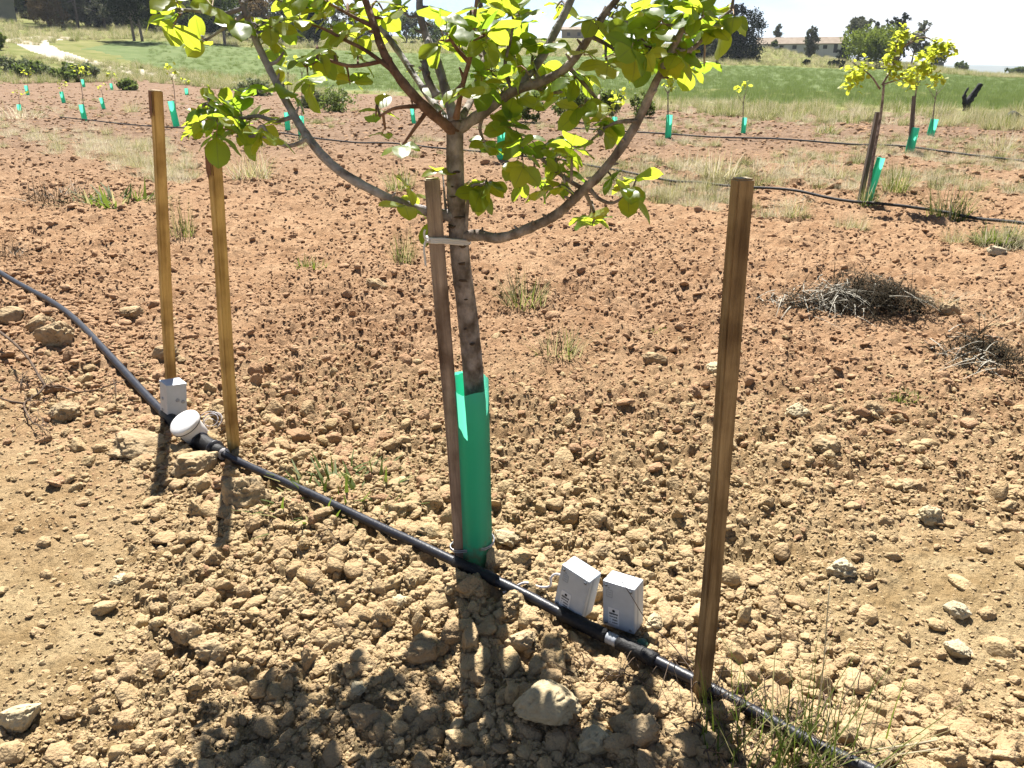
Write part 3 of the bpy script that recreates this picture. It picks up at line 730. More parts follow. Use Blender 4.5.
stake((173, 402), (155, 90), .042, 'wood_yellow', 'yellowish square wooden stake farthest left, with white box at its foot', .72, stain=True)
stake((235, 453), (212, 146), .040, 'wood_yellow', 'yellowish square wooden stake second from left, right of the round meter', .86, stain=True)
stake((700, 694), (745, 178), .036, 'wood_brown', 'tall weathered brown stake standing alone on the right', .2)
st_o, st_base, st_top, st_ax = stake((461, 567), (433, 178), .040, 'wood_grey', 'grey brown stake tied to the trunk of the young tree', .15, Yt=2.175)
L_st = (st_top - st_base).length
bb = MB(); c = L_st + .12 - .052
vs = [(-.004 + .0085 * math.cos(a) * (1 + .2 * math.sin(3 * a)), -.0214, c + .012 * math.sin(a)) for a in np.linspace(0, 2 * math.pi, 14)[:-1]]
bb.add(vs, [tuple(range(len(vs)))]); bb.build('paint_mark', M['redmark'], st_o)

# ------------------------------------------------------------------ the young tree
TY = 2.22
tb = Vector((PY(475, 574, 2.20).x, 2.20, gz(PY(475, 574, 2.20).x, 2.20)))
tree = empty('pistachio_tree', (tb.x, tb.y, tb.z), 'young pistachio tree with broad yellow-green leaves and a green guard at its foot', 'tree')
T0 = tree.location.copy()
def tube_path(spec, n=6): return smooth_path([PY(a, b, Y) for a, b, Y in spec], n)
trunk_spec = [(480, 575, TY), (479, 470, TY), (474, 385, TY), (468, 320, TY), (461, 265, TY - .01), (457, 215, TY - .01), (455, 165, TY - .01), (455, 130, TY - .01), (456, 119, TY - .01)]
tp = tube_path(trunk_spec, 6); nT = len(tp)
bb = MB(); bb.tube(tp, [np.interp(i / nT, [0, .4, .8, .95, 1], [.034, .029, .0225, .0245, .011]) for i in range(nT)], 14, wob=.07)
trunk = bb.build('trunk', M['bark'], tree, local=T0, loc=(0, 0, 0))
kb = MB()
for (kx, ky, r) in ((456, 172, .006), (453, 197, .006), (459, 218, .009), (463, 246, .011), (461, 264, .010), (463, 281, .008), (452, 227, .010), (466, 300, .005), (472, 345, .005), (452, 187, .005), (465, 330, .004)):
    c = PY(kx, ky, TY - .038); o0 = len(kb.v); kb.tube([c + Vector((0, -.002, 0)), c + Vector((0, .003, 0)), c + Vector((0, .014, 0))], [r * .35, r * .8, r], 9, wob=.7)
    sx, sz = random.uniform(1.0, 2.0), random.uniform(.35, .9); kb.v[o0:] = [(c.x + (p[0] - c.x) * sx, p[1], c.z + (p[2] - c.z) * sz) for p in kb.v[o0:]]
kb.build('knots', M['knot'], tree, local=T0, loc=(0, 0, 0))

BR = {
 'a': ('bark_pale', [(457, 217, 2.212), (425, 211, 2.17), (398, 202, 2.12), (350, 178, 2.12), (322, 155, 2.14), (303, 130, 2.18), (290, 108, 2.22), (270, 70, 2.26), (255, 38, 2.28), (244, 8, 2.29), (232, -30, 2.30), (215, -90, 2.3), (205, -150, 2.3)], .0135, .0100, .004),
 'b': ('bark', [(459, 238, 2.212), (478, 235, 2.18), (500, 238, 2.12), (530, 228, 2.09), (557, 214, 2.06), (580, 193, 2.04), (604, 170, 2.02), (634, 128, 2.0), (656, 82, 1.98), (672, 50, 1.97), (690, 12, 1.97), (712, -50, 1.98), (722, -110, 2.0)], .0150, .0105, .004),
 'c': ('bark_red', [(455, 132, 2.205), (428, 110, 2.17), (404, 84, 2.2), (385, 55, 2.24), (373, 22, 2.28), (362, -12, 2.32), (350, -70, 2.36), (345, -140, 2.4)], .0140, .0095, .004),
 'd': ('bark_pale', [(455, 120, 2.19), (446, 92, 2.24), (437, 62, 2.28), (427, 38, 2.3), (420, 12, 2.32), (421, -15, 2.34), (428, -80, 2.36), (430, -150, 2.38)], .0140, .0095, .004),
 'e': ('bark', [(456, 130, 2.21), (484, 112, 2.2), (512, 92, 2.2), (545, 80, 2.18), (568, 66, 2.16), (590, 36, 2.14), (606, 12, 2.13), (622, -8, 2.12), (650, -60, 2.12), (665, -120, 2.14)], .0145, .0092, .004),
 'f': ('bark_pale', [(514, 90, 2.2), (540, 60, 2.25), (556, 30, 2.28), (570, 2, 2.3), (584, -40, 2.33), (590, -120, 2.36)], .012, .010, .004),
 'g': ('bark_red', [(456, 118, 2.17), (463, 84, 2.12), (470, 58, 2.10), (473, 30, 2.09), (476, 5, 2.08), (482, -50, 2.08)], .007, .005, .003),
 'i': ('bark_pale', [(452, 126, 2.22), (428, 96, 2.38), (396, 48, 2.52), (352, -8, 2.64), (310, -65, 2.74), (262, -130, 2.80)], .0105, .008, .003),
 'j': ('bark', [(458, 124, 2.22), (474, 92, 2.40), (486, 40, 2.56), (478, -12, 2.68), (480, -72, 2.78), (492, -140, 2.84)], .0105, .008, .003),
 'h': ('bark_pale', [(437, 96, 2.2), (428, 80, 2.2), (425, 66, 2.22), (428, 50, 2.25), (427, 38, 2.3)], .0105, .009, .008),
}
SIDE = {
 'a': [[(297, 117), (276, 121), (258, 116), (240, 118), (222, 112), (206, 104)], [(303, 140), (290, 146), (272, 140), (262, 126), (254, 136)], [(241, 10), (222, 14), (200, 11), (178, 9), (158, 2)], [(205, 22), (206, 40)], [(268, 66), (276, 62), (284, 52)]],
 'b': [[(583, 190), (568, 180), (552, 168), (538, 156), (520, 144), (508, 132)], [(575, 198), (563, 186), (548, 186)], [(588, 188), (598, 198), (612, 203), (626, 196)], [(596, 205), (596, 216)], [(640, 118), (618, 122), (604, 128)], [(668, 62), (652, 50), (640, 38), (632, 26)], [(672, 52), (690, 50), (706, 36), (722, 18), (734, 8)], [(680, 34), (684, 18), (686, 4)], [(456, 205), (470, 190), (484, 184)]],
 'c': [[(396, 74), (368, 52), (345, 40), (322, 28), (302, 22)], [(388, 60), (352, 66), (326, 60), (306, 66)], [(376, 30), (352, 16), (330, 4)], [(424, 106), (396, 108), (380, 116)], [(430, 112), (412, 132), (402, 146)]],
 'e': [[(590, 36), (606, 44), (620, 54)], [(606, 12), (624, 22), (642, 24)], [(568, 66), (584, 84), (598, 102), (588, 106)], [(512, 92), (505, 66), (510, 42), (514, 22)], [(484, 112), (480, 128), (484, 142)], [(540, 80), (532, 64)], [(530, 84), (550, 92), (562, 92)]],
 'g': [[(469, 62), (455, 46), (446, 30)], [(472, 40), (484, 36)], [(463, 84), (450, 96)]],
}
# leaf clusters read from the photograph: pixel, how many compound leaves, spread in pixels, branch
CLS = [
 (225, 108, 7, 20, 'a'), (208, 100, 4, 10, 'a'), (218, 124, 4, 12, 'a'), (250, 120, 4, 14, 'a'), (240, 104, 3, 10, 'a'), (262, 140, 2, 8, 'a'), (236, 136, 2, 9, 'a'), (205, 120, 2, 8, 'a'),
 (204, 42, 1, 3, 'a'), (158, 6, 2, 10, 'a'), (182, 14, 3, 12, 'a'), (212, 6, 3, 12, 'a'), (168, -10, 2, 12, 'a'), (258, 26, 3, 9, 'a'), (274, 36, 3, 9, 'a'), (236, 20, 1, 6, 'a'),
 (284, 94, 2, 8, 'a'), (302, 62, 3, 9, 'c'), (318, 50, 2, 8, 'c'), (300, 20, 1, 4, 'c'), (330, 24, 2, 8, 'c'), (308, 78, 2, 9, 'c'), (338, 62, 2, 8, 'c'), (350, 84, 1, 4, 'c'), (358, 56, 1, 4, 'c'),
 (346, 34, 2, 8, 'c'), (376, 116, 2, 8, 'c'), (386, 128, 1, 5, 'c'), (348, 10, 2, 10, 'c'), (384, 12, 2, 8, 'c'), (400, 146, 1, 4, 'c'), (325, 0, 3, 14, 'c'), (285, 2, 2, 12, 'a'),
 (402, 12, 2, 8, 'd'), (412, 190, 2, 6, 'a'), (443, 176, 1, 4, 'a'), (404, 208, 1, 5, 'a'), (432, 222, 1, 4, 'a'),
 (444, 98, 1, 5, 'g'), (464, 96, 2, 6, 'g'), (448, 24, 3, 11, 'g'), (470, 18, 4, 12, 'g'), (440, 40, 2, 8, 'g'), (486, 36, 2, 8, 'g'), (460, 44, 2, 8, 'g'),
 (508, 14, 3, 9, 'e'), (522, 20, 2, 8, 'e'), (512, 42, 4, 10, 'e'), (498, 36, 2, 7, 'e'), (490, 72, 3, 9, 'e'), (482, 84, 2, 7, 'e'), (502, 92, 3, 9, 'e'), (526, 70, 2, 7, 'e'), (542, 88, 3, 9, 'e'), (560, 92, 2, 8, 'e'), (533, 58, 2, 7, 'e'),
 (556, 8, 2, 7, 'f'), (550, 45, 2, 7, 'f'), (575, 72, 3, 8, 'e'), (590, 80, 2, 7, 'e'), (585, 55, 2, 6, 'e'), (600, 100, 2, 8, 'e'), (584, 106, 2, 8, 'e'),
 (508, 128, 3, 9, 'b'), (520, 142, 4, 11, 'b'), (540, 150, 5, 12, 'b'), (556, 160, 4, 11, 'b'), (534, 172, 3, 10, 'b'), (564, 176, 3, 8, 'b'), (545, 186, 2, 8, 'b'), (522, 160, 2, 9, 'b'), (572, 150, 2, 8, 'b'),
 (482, 142, 2, 7, 'e'), (470, 184, 1, 4, 'b'), (486, 180, 1, 4, 'b'), (480, 192, 1, 4, 'b'), (598, 130, 2, 7, 'b'), (590, 142, 1, 5, 'b'), (604, 122, 1, 5, 'b'),
 (614, 180, 2, 5, 'b'), (626, 190, 2, 6, 'b'), (636, 180, 1, 4, 'b'), (592, 222, 1, 3, 'b'), (590, 214, 1, 3, 'b'),
 (612, 34, 3, 8, 'e'), (622, 56, 3, 8, 'e'), (606, 60, 2, 6, 'e'), (634, 44, 3, 8, 'b'), (650, 56, 3, 8, 'b'), (640, 24, 2, 7, 'e'), (645, 12, 1, 5, 'e'), (660, 24, 2, 6, 'b'), (664, 40, 2, 7, 'b'), (668, 60, 3, 6, 'b'), (680, 56, 4, 6, 'b'), (690, 66, 2, 6, 'b'), (704, 66, 1, 4, 'b'),
 (682, 18, 2, 7, 'b'), (704, 16, 3, 8, 'b'), (722, 16, 3, 7, 'b'), (732, 8, 2, 6, 'b'), (712, 28, 2, 6, 'b'), (695, 30, 2, 6, 'b'), (664, 0, 2, 7, 'b'), (700, -8, 3, 10, 'b'), (618, 6, 2, 8, 'e'), (598, 20, 2, 7, 'e'),
]
for k in range(14):                      # the crown above the frame
    br = 'abcdefg'[k % 7]; sp = BR[br][1]; i = random.randint(max(1, len(sp) - 4), len(sp) - 1)
    CLS.append((sp[i][0] + random.gauss(0, 40), min(-70, sp[i][1] + random.gauss(0, 26)), 4, 16, br))

for k in range(17):                      # the far side of the crown, mostly above the frame
    br = 'iiij'[k % 4]; x_ = random.uniform(240, 380) if br == 'i' else random.uniform(400, 490); CLS.append((x_, random.uniform(-150, -72), 5, 17, br))
CLS += [(352, 18, 3, 10, 'i'), (392, 36, 2, 9, 'i'), (478, 22, 2, 9, 'j'), (330, -6, 3, 10, 'i')]
# leaflet template
LU, LV = 7, 5
def leaflet(lb, base, dirv, up, length, tone):
    d = dirv.normalized(); s = d.cross(up)
    s = s.normalized() if s.length > .05 else d.orthogonal().normalized(); n = s.cross(d)
    wid = length * random.uniform(.62, .80); curl = random.uniform(.02, .30); fold = random.uniform(.0, .35); tw = random.uniform(-.25, .25); wave = random.uniform(0, .05)
    o = len(lb['v'])
    for i in range(LU):
        u = i / (LU - 1); prof = (math.sin(math.pi * min(1, u ** 1.05)) ** .55) if 0 < u < 1 else 0.03
        for j in range(LV):
            v = j / (LV - 1) - .5; yy = v * wid * prof
            zz = -curl * length * u * u + fold * abs(yy) + tw * yy * u + wave * length * math.sin(u * 9 + v * 5)
            lb['v'].append(tuple(base + d * (u * length) + s * yy + n * zz)); lb['uv'].append((u, j / (LV - 1))); lb['t'].append(tone)
    for i in range(LU - 1):
        for j in range(LV - 1):
            lb['f'].append((o + i * LV + j, o + (i + 1) * LV + j, o + (i + 1) * LV + j + 1, o + i * LV + j + 1)); lb['m'].append(0)
def stalk(lb, pts, r):
    t = MB(); t.tube(pts, r, 5, caps=False); o = len(lb['v'])
    for p in t.v: lb['v'].append(p); lb['uv'].append((.5, .2)); lb['t'].append(.5)
    for f in t.f: lb['f'].append(tuple(i + o for i in f)); lb['m'].append(1)
M['petiole'] = mat('petiole', (.20, .17, .06), .6, (.24, .12, .06), 20)
bpaths = {}
for key, (mt, spec, r0, r1, r2) in BR.items(): bpaths[key] = smooth_path([PY(a, b, Y) for a, b, Y in spec], 6)
for key, (mt, spec, r0, r1, r2) in BR.items():
    pth = bpaths[key]; n = len(pth); wood = MB()
    wood.tube(pth, [np.interp(i / (n - 1), [0, .05, .15, .6, 1], [r0 * 1.35, r0 * 1.05, r0 * .92, r1, r2]) * (1 + .07 * math.sin(i * 1.7) * math.sin(i * .6)) for i in range(n)], 10, wob=.14)
    allp = list(pth)
    for sd in SIDE.get(key, []):
        q0 = min(pth, key=lambda p: (PY(sd[0][0], sd[0][1], p.y) - p).length); dy = random.uniform(-.10, .16); sp_ = [q0]
        for j, (sx, sy) in enumerate(sd[1:]): sp_.append(PY(sx, sy, q0.y + dy * (j + 1) / len(sd)))
        if len(sp_) > 1:
            sq = smooth_path(sp_, 5); wood.tube(sq, [np.interp(j / (len(sq) - 1), [0, 1], [.0062, .0030]) for j in range(len(sq))], 7, wob=.1); allp += sq
    for i in range(4, n - 3, 3):          # spur buds
        if random.random() < .7:
            dv = Vector((random.uniform(-1, 1), random.uniform(-1, .4), random.uniform(-.3, 1))).normalized()
            wood.tube([pth[i], pth[i] + dv * .016, pth[i] + dv * random.uniform(.02, .032)], [.006, .004, .002], 6)
    lb = dict(v=[], f=[], uv=[], t=[], m=[])
    for (cx, cy, cnt, spr, bk) in CLS:
        if bk != key: continue
        # nearest place on the branch, a twig from it, then the compound leaves
        cand = [(abs((p.x) - PY(cx, cy, p.y).x) + abs(p.z - PY(cx, cy, p.y).z), i) for i, p in enumerate(allp)]
        dist, i0 = min(cand); a = allp[i0]; tgt = PY(cx, cy, a.y + random.gauss(.03, .08))
        mid = a.lerp(tgt, .5) + Vector((0, random.uniform(-.02, .02), random.uniform(-.015, .03)))
        twg = smooth_path([a, mid, tgt], 4)
        wood.tube(twg, [np.interp(j / (len(twg) - 1), [0, 1], [.0042, .002]) for j in range(len(twg))], 6)
        for c in range(cnt + (1 if cy > -20 and random.random() < .5 else 0)):
            f = random.uniform(.55, 1.0) if cnt > 1 else 1.0
            st = a.lerp(tgt, f)
            end = PY(cx + random.gauss(0, spr * .75), cy + random.gauss(0, spr * .75), tgt.y + random.gauss(0, .05))
            dv = (end - st)
            if dv.length < .015: dv = Vector((random.uniform(-1, 1), random.uniform(-1, 1), random.uniform(-.5, .8))) * .03
            if dv.length > .12: st = end - dv.normalized() * .10
            stalk(lb, [st, st.lerp(end, .5) + Vector((0, 0, .006)), end], .0013)
            dirv = dv.normalized() + Vector((random.uniform(-.4, .4), random.uniform(-.5, .5), random.uniform(-.6, .25))); dirv.normalize()
            up = Vector((random.gauss(0, .55), random.gauss(-.15, .55), 1)).normalized(); tone = random.random() ** .8
            size = random.choice((1, 1, .85)) * random.uniform(.048, .086)
            leaflet(lb, end, dirv, up, size, tone)
            sd = dirv.cross(up).normalized()
            if random.random() < .85:
                for sg in (1, -1):
                    leaflet(lb, end - dv.normalized() * .008, (dirv * .35 + sd * sg + Vector((0, 0, random.uniform(-.4, .1)))).normalized(), (up + Vector((random.gauss(0, .3), random.gauss(0, .3), 0))).normalized(), size * random.uniform(.7, .95), min(1, max(0, tone + random.gauss(0, .12))))
    bo = wood.build('branch', M[mt], tree, local=T0, loc=(0, 0, 0))
    if lb['v']:
        me = bpy.data.meshes.new('leaves'); me.from_pydata([(p[0] - T0.x, p[1] - T0.y, p[2] - T0.z) for p in lb['v']], [], lb['f'])
        me.materials.append(M['leaf']); me.materials.append(M['petiole']); me.polygons.foreach_set('material_index', lb['m']); me.polygons.foreach_set('use_smooth', [True] * len(lb['f']))
        uvl = me.uv_layers.new(name='UVMap'); li = np.zeros(len(me.loops), np.int32); me.loops.foreach_get('vertex_index', li)
        uvl.data.foreach_set('uv', np.array(lb['uv'], np.float32)[li].ravel())
        at = me.attributes.new('tone', 'FLOAT', 'POINT'); at.data.foreach_set('value', np.array(lb['t'], np.float32)); me.update()
        lo = bpy.data.objects.new('leaves', me); COL.objects.link(lo); lo.parent = bo

# trunk guard: an overlapping rolled sheet of green plastic
def guard_mesh(r, h, seams=True, spiral=1.12, sides=40, rimlift=.0, thick=.0018):
    bm = bmesh.new(); rings = 10; grid = []
    for i in range(rings + 1):
        row = []
        for k in range(sides + 1):
            f = k / sides; a = math.pi * 1.02 + f * 2 * math.pi * spiral
            rr = r * (1 + .07 * f) * (1 + .012 * math.sin(a * 2 + 1))
            if i == rings: zz = h + rimlift * math.cos(a - math.pi) + .004 * math.sin(a * 5)
            else: zz = h * i / rings
            rr *= (1, .972, 1, .99)[k % 4]
            row.append(bm.verts.new((rr * math.cos(a), rr * math.sin(a), zz)))
        grid.append(row)
    for i in range(rings):
        for k in range(sides): bm.faces.new((grid[i][k], grid[i][k + 1], grid[i + 1][k + 1], grid[i + 1][k]))
    bmesh.ops.recalc_face_normals(bm, faces=bm.faces[:])
    return bm
g = from_bm('tree_guard', guard_mesh(.056, .70, rimlift=.02, sides=56), M['guard_big'], smooth=True)
gb = tb.copy(); gt = PY(469, 382, gb.y + .0); ax = (gt - gb); hl = ax.length; ax.normalize()
g.location = gb - ax * .03; g.scale = (1, 1, (hl + .03) / .70); g.rotation_mode = 'QUATERNION'; g.rotation_quaternion = ax.to_track_quat('Z', 'Y')
tag(g, 'large green plastic guard sleeve wrapped round the trunk of the young tree', 'tree guard', 'green tree guards')

# wire round stake and guard, white tie round stake and trunk
def loop_round(cpts, r, m, name, label, cat, tail=None, flat=1.0):
    bb = MB(); pts = [Vector(p) for p in cpts]; bb.tube(pts + [pts[0], pts[1]], r, 8)
    if tail: bb.tube(tail, r * .9, 8)
    o = bb.build(name, M[m], local=pts[0]); tag(o, label, cat); return o
def stake_pt(py):    # a point on the tied stake's axis at image row py
    best = min((st_base.lerp(st_top, k / 200) for k in range(201)), key=lambda p: abs(proj(p)[1] - py)); return best
def proj(p):
    d = Vector(p) - Vector((0, 0, CAMZ)); fz = d.y * cP - d.z * sP; return 512 + FPX * d.x / fz, 384 - FPX * (d.y * sP + d.z * cP) / fz
def oval(c1, c2, ra, rb, n=26, drop=0.0):
    c1, c2 = Vector(c1), Vector(c2); ax = (c2 - c1).xy.normalized(); e = Vector((ax.x, ax.y, 0)); s = Vector((-ax.y, ax.x, 0)); out = []
    for k in range(n):
        a = 2 * math.pi * k / n; c = math.cos(a)
        out.append((c2 + e * rb * c + s * rb * math.sin(a)) if c > 0 else (c1 + e * ra * c + s * ra * math.sin(a)))
    for p in out: p.z = c1.z + (c2.z - c1.z) * max(0, min(1, ((p.xy - c1.xy).dot(ax)) / max(1e-5, (c2.xy - c1.xy).length)))
    return out
sp1 = stake_pt(547); gp1 = min((gb.lerp(gt, k / 100) for k in range(101)), key=lambda p: abs(proj(p)[1] - 540))
for k, dz in enumerate((0, .007)):
    pass
bb = MB()
for dz in (0.0, .006):
    pts = oval(sp1 + Vector((0, 0, dz)), gp1 + Vector((0, 0, dz)), .030, .064); bb.tube(pts + pts[:2], .0021, 6)
tag(bb.build('wire_tie', M['steel'], local=sp1), 'grey wire wound round stake and green guard near the ground', 'wire')
sp2 = stake_pt(239); tp2 = min(tp, key=lambda p: abs(proj(p)[1] - 241))
bb = MB()
for dz in (-.005, 0, .005):
    pts = oval(sp2 + Vector((0, 0, dz)), tp2 + Vector((0, 0, dz - .004)), .029, .031); bb.tube(pts + pts[:2], .0036, 6)
k0 = sp2 + Vector((-.028, -.026, 0))
bb.tube(smooth_path([k0 + Vector((.01, 0, .0)), k0, k0 + Vector((-.004, -.004, .018)), k0 + Vector((-.001, -.004, .03))], 4), .003, 6)
bb.tube(smooth_path([k0, k0 + Vector((-.006, -.004, -.02)), k0 + Vector((-.005, -.004, -.045)), k0 + Vector((-.003, -.006, -.068))], 4), .0032, 6)
tag(bb.build('tree_tie', M['tie'], local=sp2), 'white plastic tie knotted round the grey stake and trunk', 'tie')

# ------------------------------------------------------------------ sensor boxes
def sensor_box(bpx, Y, zb, yaw, roll, label, w=.098, h=.146, dep=.062, pitch=0.0, rods=((-.01, .0), (.04, 0.0))):
    base = PY(bpx[0], bpx[1], Y)
    o = empty('sensor_box', base, label, 'sensor box', 'white sensor boxes by the pipe')
    o.rotation_euler = Euler((pitch, roll, yaw), 'XYZ')
    from_bm('body', bev_box((w, dep * .66, h), .006, 2, (0, dep * .17, h / 2)), M['white'], o)
    from_bm('cover', bev_box((w * 1.0, dep * .30, h * 1.0), .005, 2, (0, -dep * .33, h / 2)), M['white'], o)
    bb = MB(); bb.box((0, -dep * .17, h / 2), (w * .975, dep * .06, h * .975)); bb.build('seal', M['mould'], o)
    yf = -dep * .48
    for sx in (-1, 1):
        for sz in (0, 1):
            s = MB(); c = Vector((sx * (w / 2 - .012), yf - .0006, .012 + sz * (h - .024)))
            s.tube([c + Vector((0, .002, 0)), c + Vector((0, -.0012, 0))], .0048, 12); s.box(c + Vector((0, -.0014, 0)), (.0075, .001, .0014), 1, None); s.build('screw', [M['mould'], M['dark']], o)
    st = MB(); cx, cz = -w * .02 - .012, h * .27; sw, sh = .034, .054
    st.add([(cx - sw / 2, yf - .0012, cz - sh / 2), (cx + sw / 2, yf - .0012, cz - sh / 2), (cx + sw / 2, yf - .0012, cz + sh / 2), (cx - sw / 2, yf - .0012, cz + sh / 2)], [(0, 1, 2, 3)])
    sto = st.build('sticker', M['sticker'], o)
    ink = MB()
    ring = [(cx + .0045 * math.cos(a), yf - .002, cz + .018 + .0045 * math.sin(a)) for a in np.linspace(0, 2 * math.pi, 13)[:-1]]; ink.add(ring, [tuple(range(12))])
    rr = random.Random(5)
    for zl, x0, x1, hh in ((.0085, -.013, .013, .005), (-.001, -.0125, .009, .0034), (-.0105, -.003, .011, .0034), (-.0195, -.004, .0125, .0034)):
        xx = cx + x0
        while xx < cx + x1:
            lw = rr.uniform(.0014, .003); ink.box((xx + lw / 2, yf - .002, cz + zl), (lw, .0004, hh * rr.uniform(.7, 1.2))); xx += lw + .0009
    for zl in (-.0105, -.0195): ink.box((cx - .0105, yf - .002, cz + zl), (.0018, .0004, .0018))
    ink.build('printing', M['ink'], sto)
    mk = MB(); mx, mz = -w / 2 + .022, h - .036
    for a, c2 in (((mx, mz + .011), (.017, .0008)), ((mx, mz - .011), (.017, .0008)), ((mx - .0085, mz), (.0008, .022)), ((mx + .0085, mz), (.0008, .022)), ((mx, mz + .004), (.011, .0009)), ((mx, mz - .003), (.009, .0009)), ((mx - .002, mz + .018), (.005, .004))):
        mk.box((a[0], yf - .0008, a[1]), (c2[0], .0006, c2[1]))
    mk.build('moulded_mark', M['mould'], o)
    inv = o.rotation_euler.to_matrix().inverted()
    for rx, ry in rods:
        s = MB(); top = Vector((rx, ry, .004)); wtop = base + o.rotation_euler.to_matrix() @ top
        bot = Vector((wtop.x + .002, wtop.y, gz(wtop.x, wtop.y) - .08)); s.tube([top, inv @ (bot - base)], .0030, 8); s.build('rod', M['rod'], o)
    return o
boxA = sensor_box((573, 607.5), 1.93, 0, R(-40), R(10), 'white sensor box on rods behind the pipe, left one, tilted, with a cable')
boxB = sensor_box((623, 624), 1.87, 0, R(-33), R(-3), 'white sensor box on rods behind the pipe, right one, upright')
cpts = [PY(566, 577, 1.96), PY(556, 574, 1.97), PY(551, 578, 1.97), PY(550, 586, 1.98), PY(540, 587, 2.0), PY(525, 586, 2.01), PY(512, 589, 2.01), PY(503, 594, 2.0)]
for p in cpts: p.z = max(p.z, gz(p.x, p.y) + .008)
bb = MB(); sp = smooth_path(cpts, 5); bb.tube(sp, .0036, 8)
tag(bb.build('cable', M['cable'], local=cpts[0]), 'thin white cable running from the tilted sensor box to the pipe', 'cable')

# ------------------------------------------------------------------ junction box and round meter at the left
jb = PY(174, 418, 3.36)
jo = empty('junction_box', jb, 'white square box fixed at the foot of the leftmost stake', 'junction box'); jo.rotation_euler = (Matrix.Rotation(R(6), 3, 'Y') @ Matrix.Rotation(R(-3), 3, 'X') @ Matrix.Rotation(R(42), 3, 'Z')).to_euler()
jw, jh = .088, .165
from_bm('body', bev_box((jw, jw, jh), .005, 2, (0, 0, jh / 2)), M['white'], jo)
from_bm('lid', bev_box((jw * 1.03, jw * 1.03, .014), .003, 2, (0, 0, jh + .004)), M['white'], jo)
for cx, cz in ((.008, .10), (.012, .045)):
    s = MB(); s.tube([Vector((-jw / 2 + .002, cx, cz)), Vector((-jw / 2 - .003, cx, cz))], [.008, .007], 12); s.build('screw', M['mould'], jo)
for cx, cz in ((.002, .10), (.026, .09)):
    s = MB(); s.tube([Vector((cx, -jw / 2 + .002, cz)), Vector((cx, -jw / 2 - .004, cz))], [.010, .008], 12); s.build('cable_entry', M['mould'], jo)
mb = path[iM] + Vector((0, 0, 0))
mc = path[pipe_at(191, 437)] + Vector((-.012, -.02, .062))
mo = empty('water_meter', mc, 'round white water meter with lid mounted on the black pipe', 'meter')
mo.rotation_euler = Euler((R(24), R(-20), 0))
def lathe(prof, n=32):
    bb = MB(); vs = []; fs = []
    for r, z in prof:
        for k in range(n): a = 2 * math.pi * k / n; vs.append((r * math.cos(a), r * math.sin(a), z))
    for i in range(len(prof) - 1):
        for k in range(n): k2 = (k + 1) % n; fs.append((i * n + k, i * n + k2, (i + 1) * n + k2, (i + 1) * n + k))
    fs.append(tuple(range(n - 1, -1, -1))); fs.append(tuple((len(prof) - 1) * n + k for k in range(n))); bb.add(vs, fs); return bb
lathe([(.040, -.075), (.050, -.068), (.053, -.02), (.056, .0), (.058, .006)]).build('body', M['whitelid'], mo)
lathe([(.0668, .0115), (.0668, .0150)]).build('gasket', M['dark'], mo)
lathe([(.064, .009), (.066, .013), (.066, .027), (.062, .033), (.03, .036), (.0, .0365)]).build('lid', M['whitelid'], mo)
inv = mo.rotation_euler.to_matrix().inverted()
i0, i1 = pipe_at(165, 415), pipe_at(222, 453)
s = MB(); seg = [inv @ (p - mc) for p in path[i0:i1 + 1]]; s.tube(seg, [.028 + .006 * (1 if 3 < i < len(seg) - 2 else 0) for i in range(len(seg))], 12); s.build('coupling', M['tape'], mo)
for ci in (i1 - 1, i1 - 3):
    s = MB(); dv = (path[ci + 1] - path[ci]).normalized() * .006; c = path[ci]; s.tube([inv @ (c - dv - mc), inv @ (c + dv - mc)], [.040, .040], 14); s.build('clamp_nut', M['pipe'], mo)
s = MB(); c = path[i1] ; dv = (path[i1 + 1] - path[i1]).normalized() * .004; s.tube([inv @ (c - dv - mc), inv @ (c + dv - mc)], [.026, .026], 14); s.build('clamp_ring', M['cable'], mo)
cc = cast(212, 428)
bb = MB()
for k in range(5):
    r = random.uniform(.03, .05); tl = random.uniform(-.5, .5); pts = []
    for j in range(18):
        a = 2 * math.pi * j / 18; pts.append(cc + Vector((r * math.cos(a), r * .6 * math.sin(a) + .2 * tl * r, .035 + r * .7 * math.sin(a + tl) + .006 * k)))
    bb.tube(pts + pts[:2], .0016, 5)
tag(bb.build('wire_coil', M['clear'], local=cc), 'small loose coil of clear wire beside the round meter', 'wire')

# ------------------------------------------------------------------ distant driplines
def dripline(pxs, label, r=.012):
    ps = [cast(a, b) for a, b in pxs]; ps = smooth_path(ps, 14); zs = ground([p.x for p in ps], [p.y for p in ps])
    zs = np.array([zs[max(0, i - 2):i + 3].max() for i in range(len(zs))]); zs = np.convolve(np.pad(zs, 3, mode='edge'), np.ones(7) / 7, 'valid')
    for p, z in zip(ps, zs): p.z = z + r * 1.2 + .025
    bb = MB(); bb.tube(ps, r, 8); tag(bb.build('drip_line', M['drip'], local=ps[0]), label, 'drip line', 'thin drip lines along the far rows')
dripline([(60, 119), (160, 129), (260, 135), (330, 141), (400, 147), (500, 157), (575, 168), (640, 180), (700, 187), (760, 193), (860, 207), (940, 218), (1024, 232), (1150, 254)], 'nearer thin black drip line running along the second tree row', .017)
dripline([(560, 131), (660, 137), (740, 140), (840, 147), (912, 153), (1024, 163), (1160, 177)], 'farther thin black drip line running along the third tree row', .019)

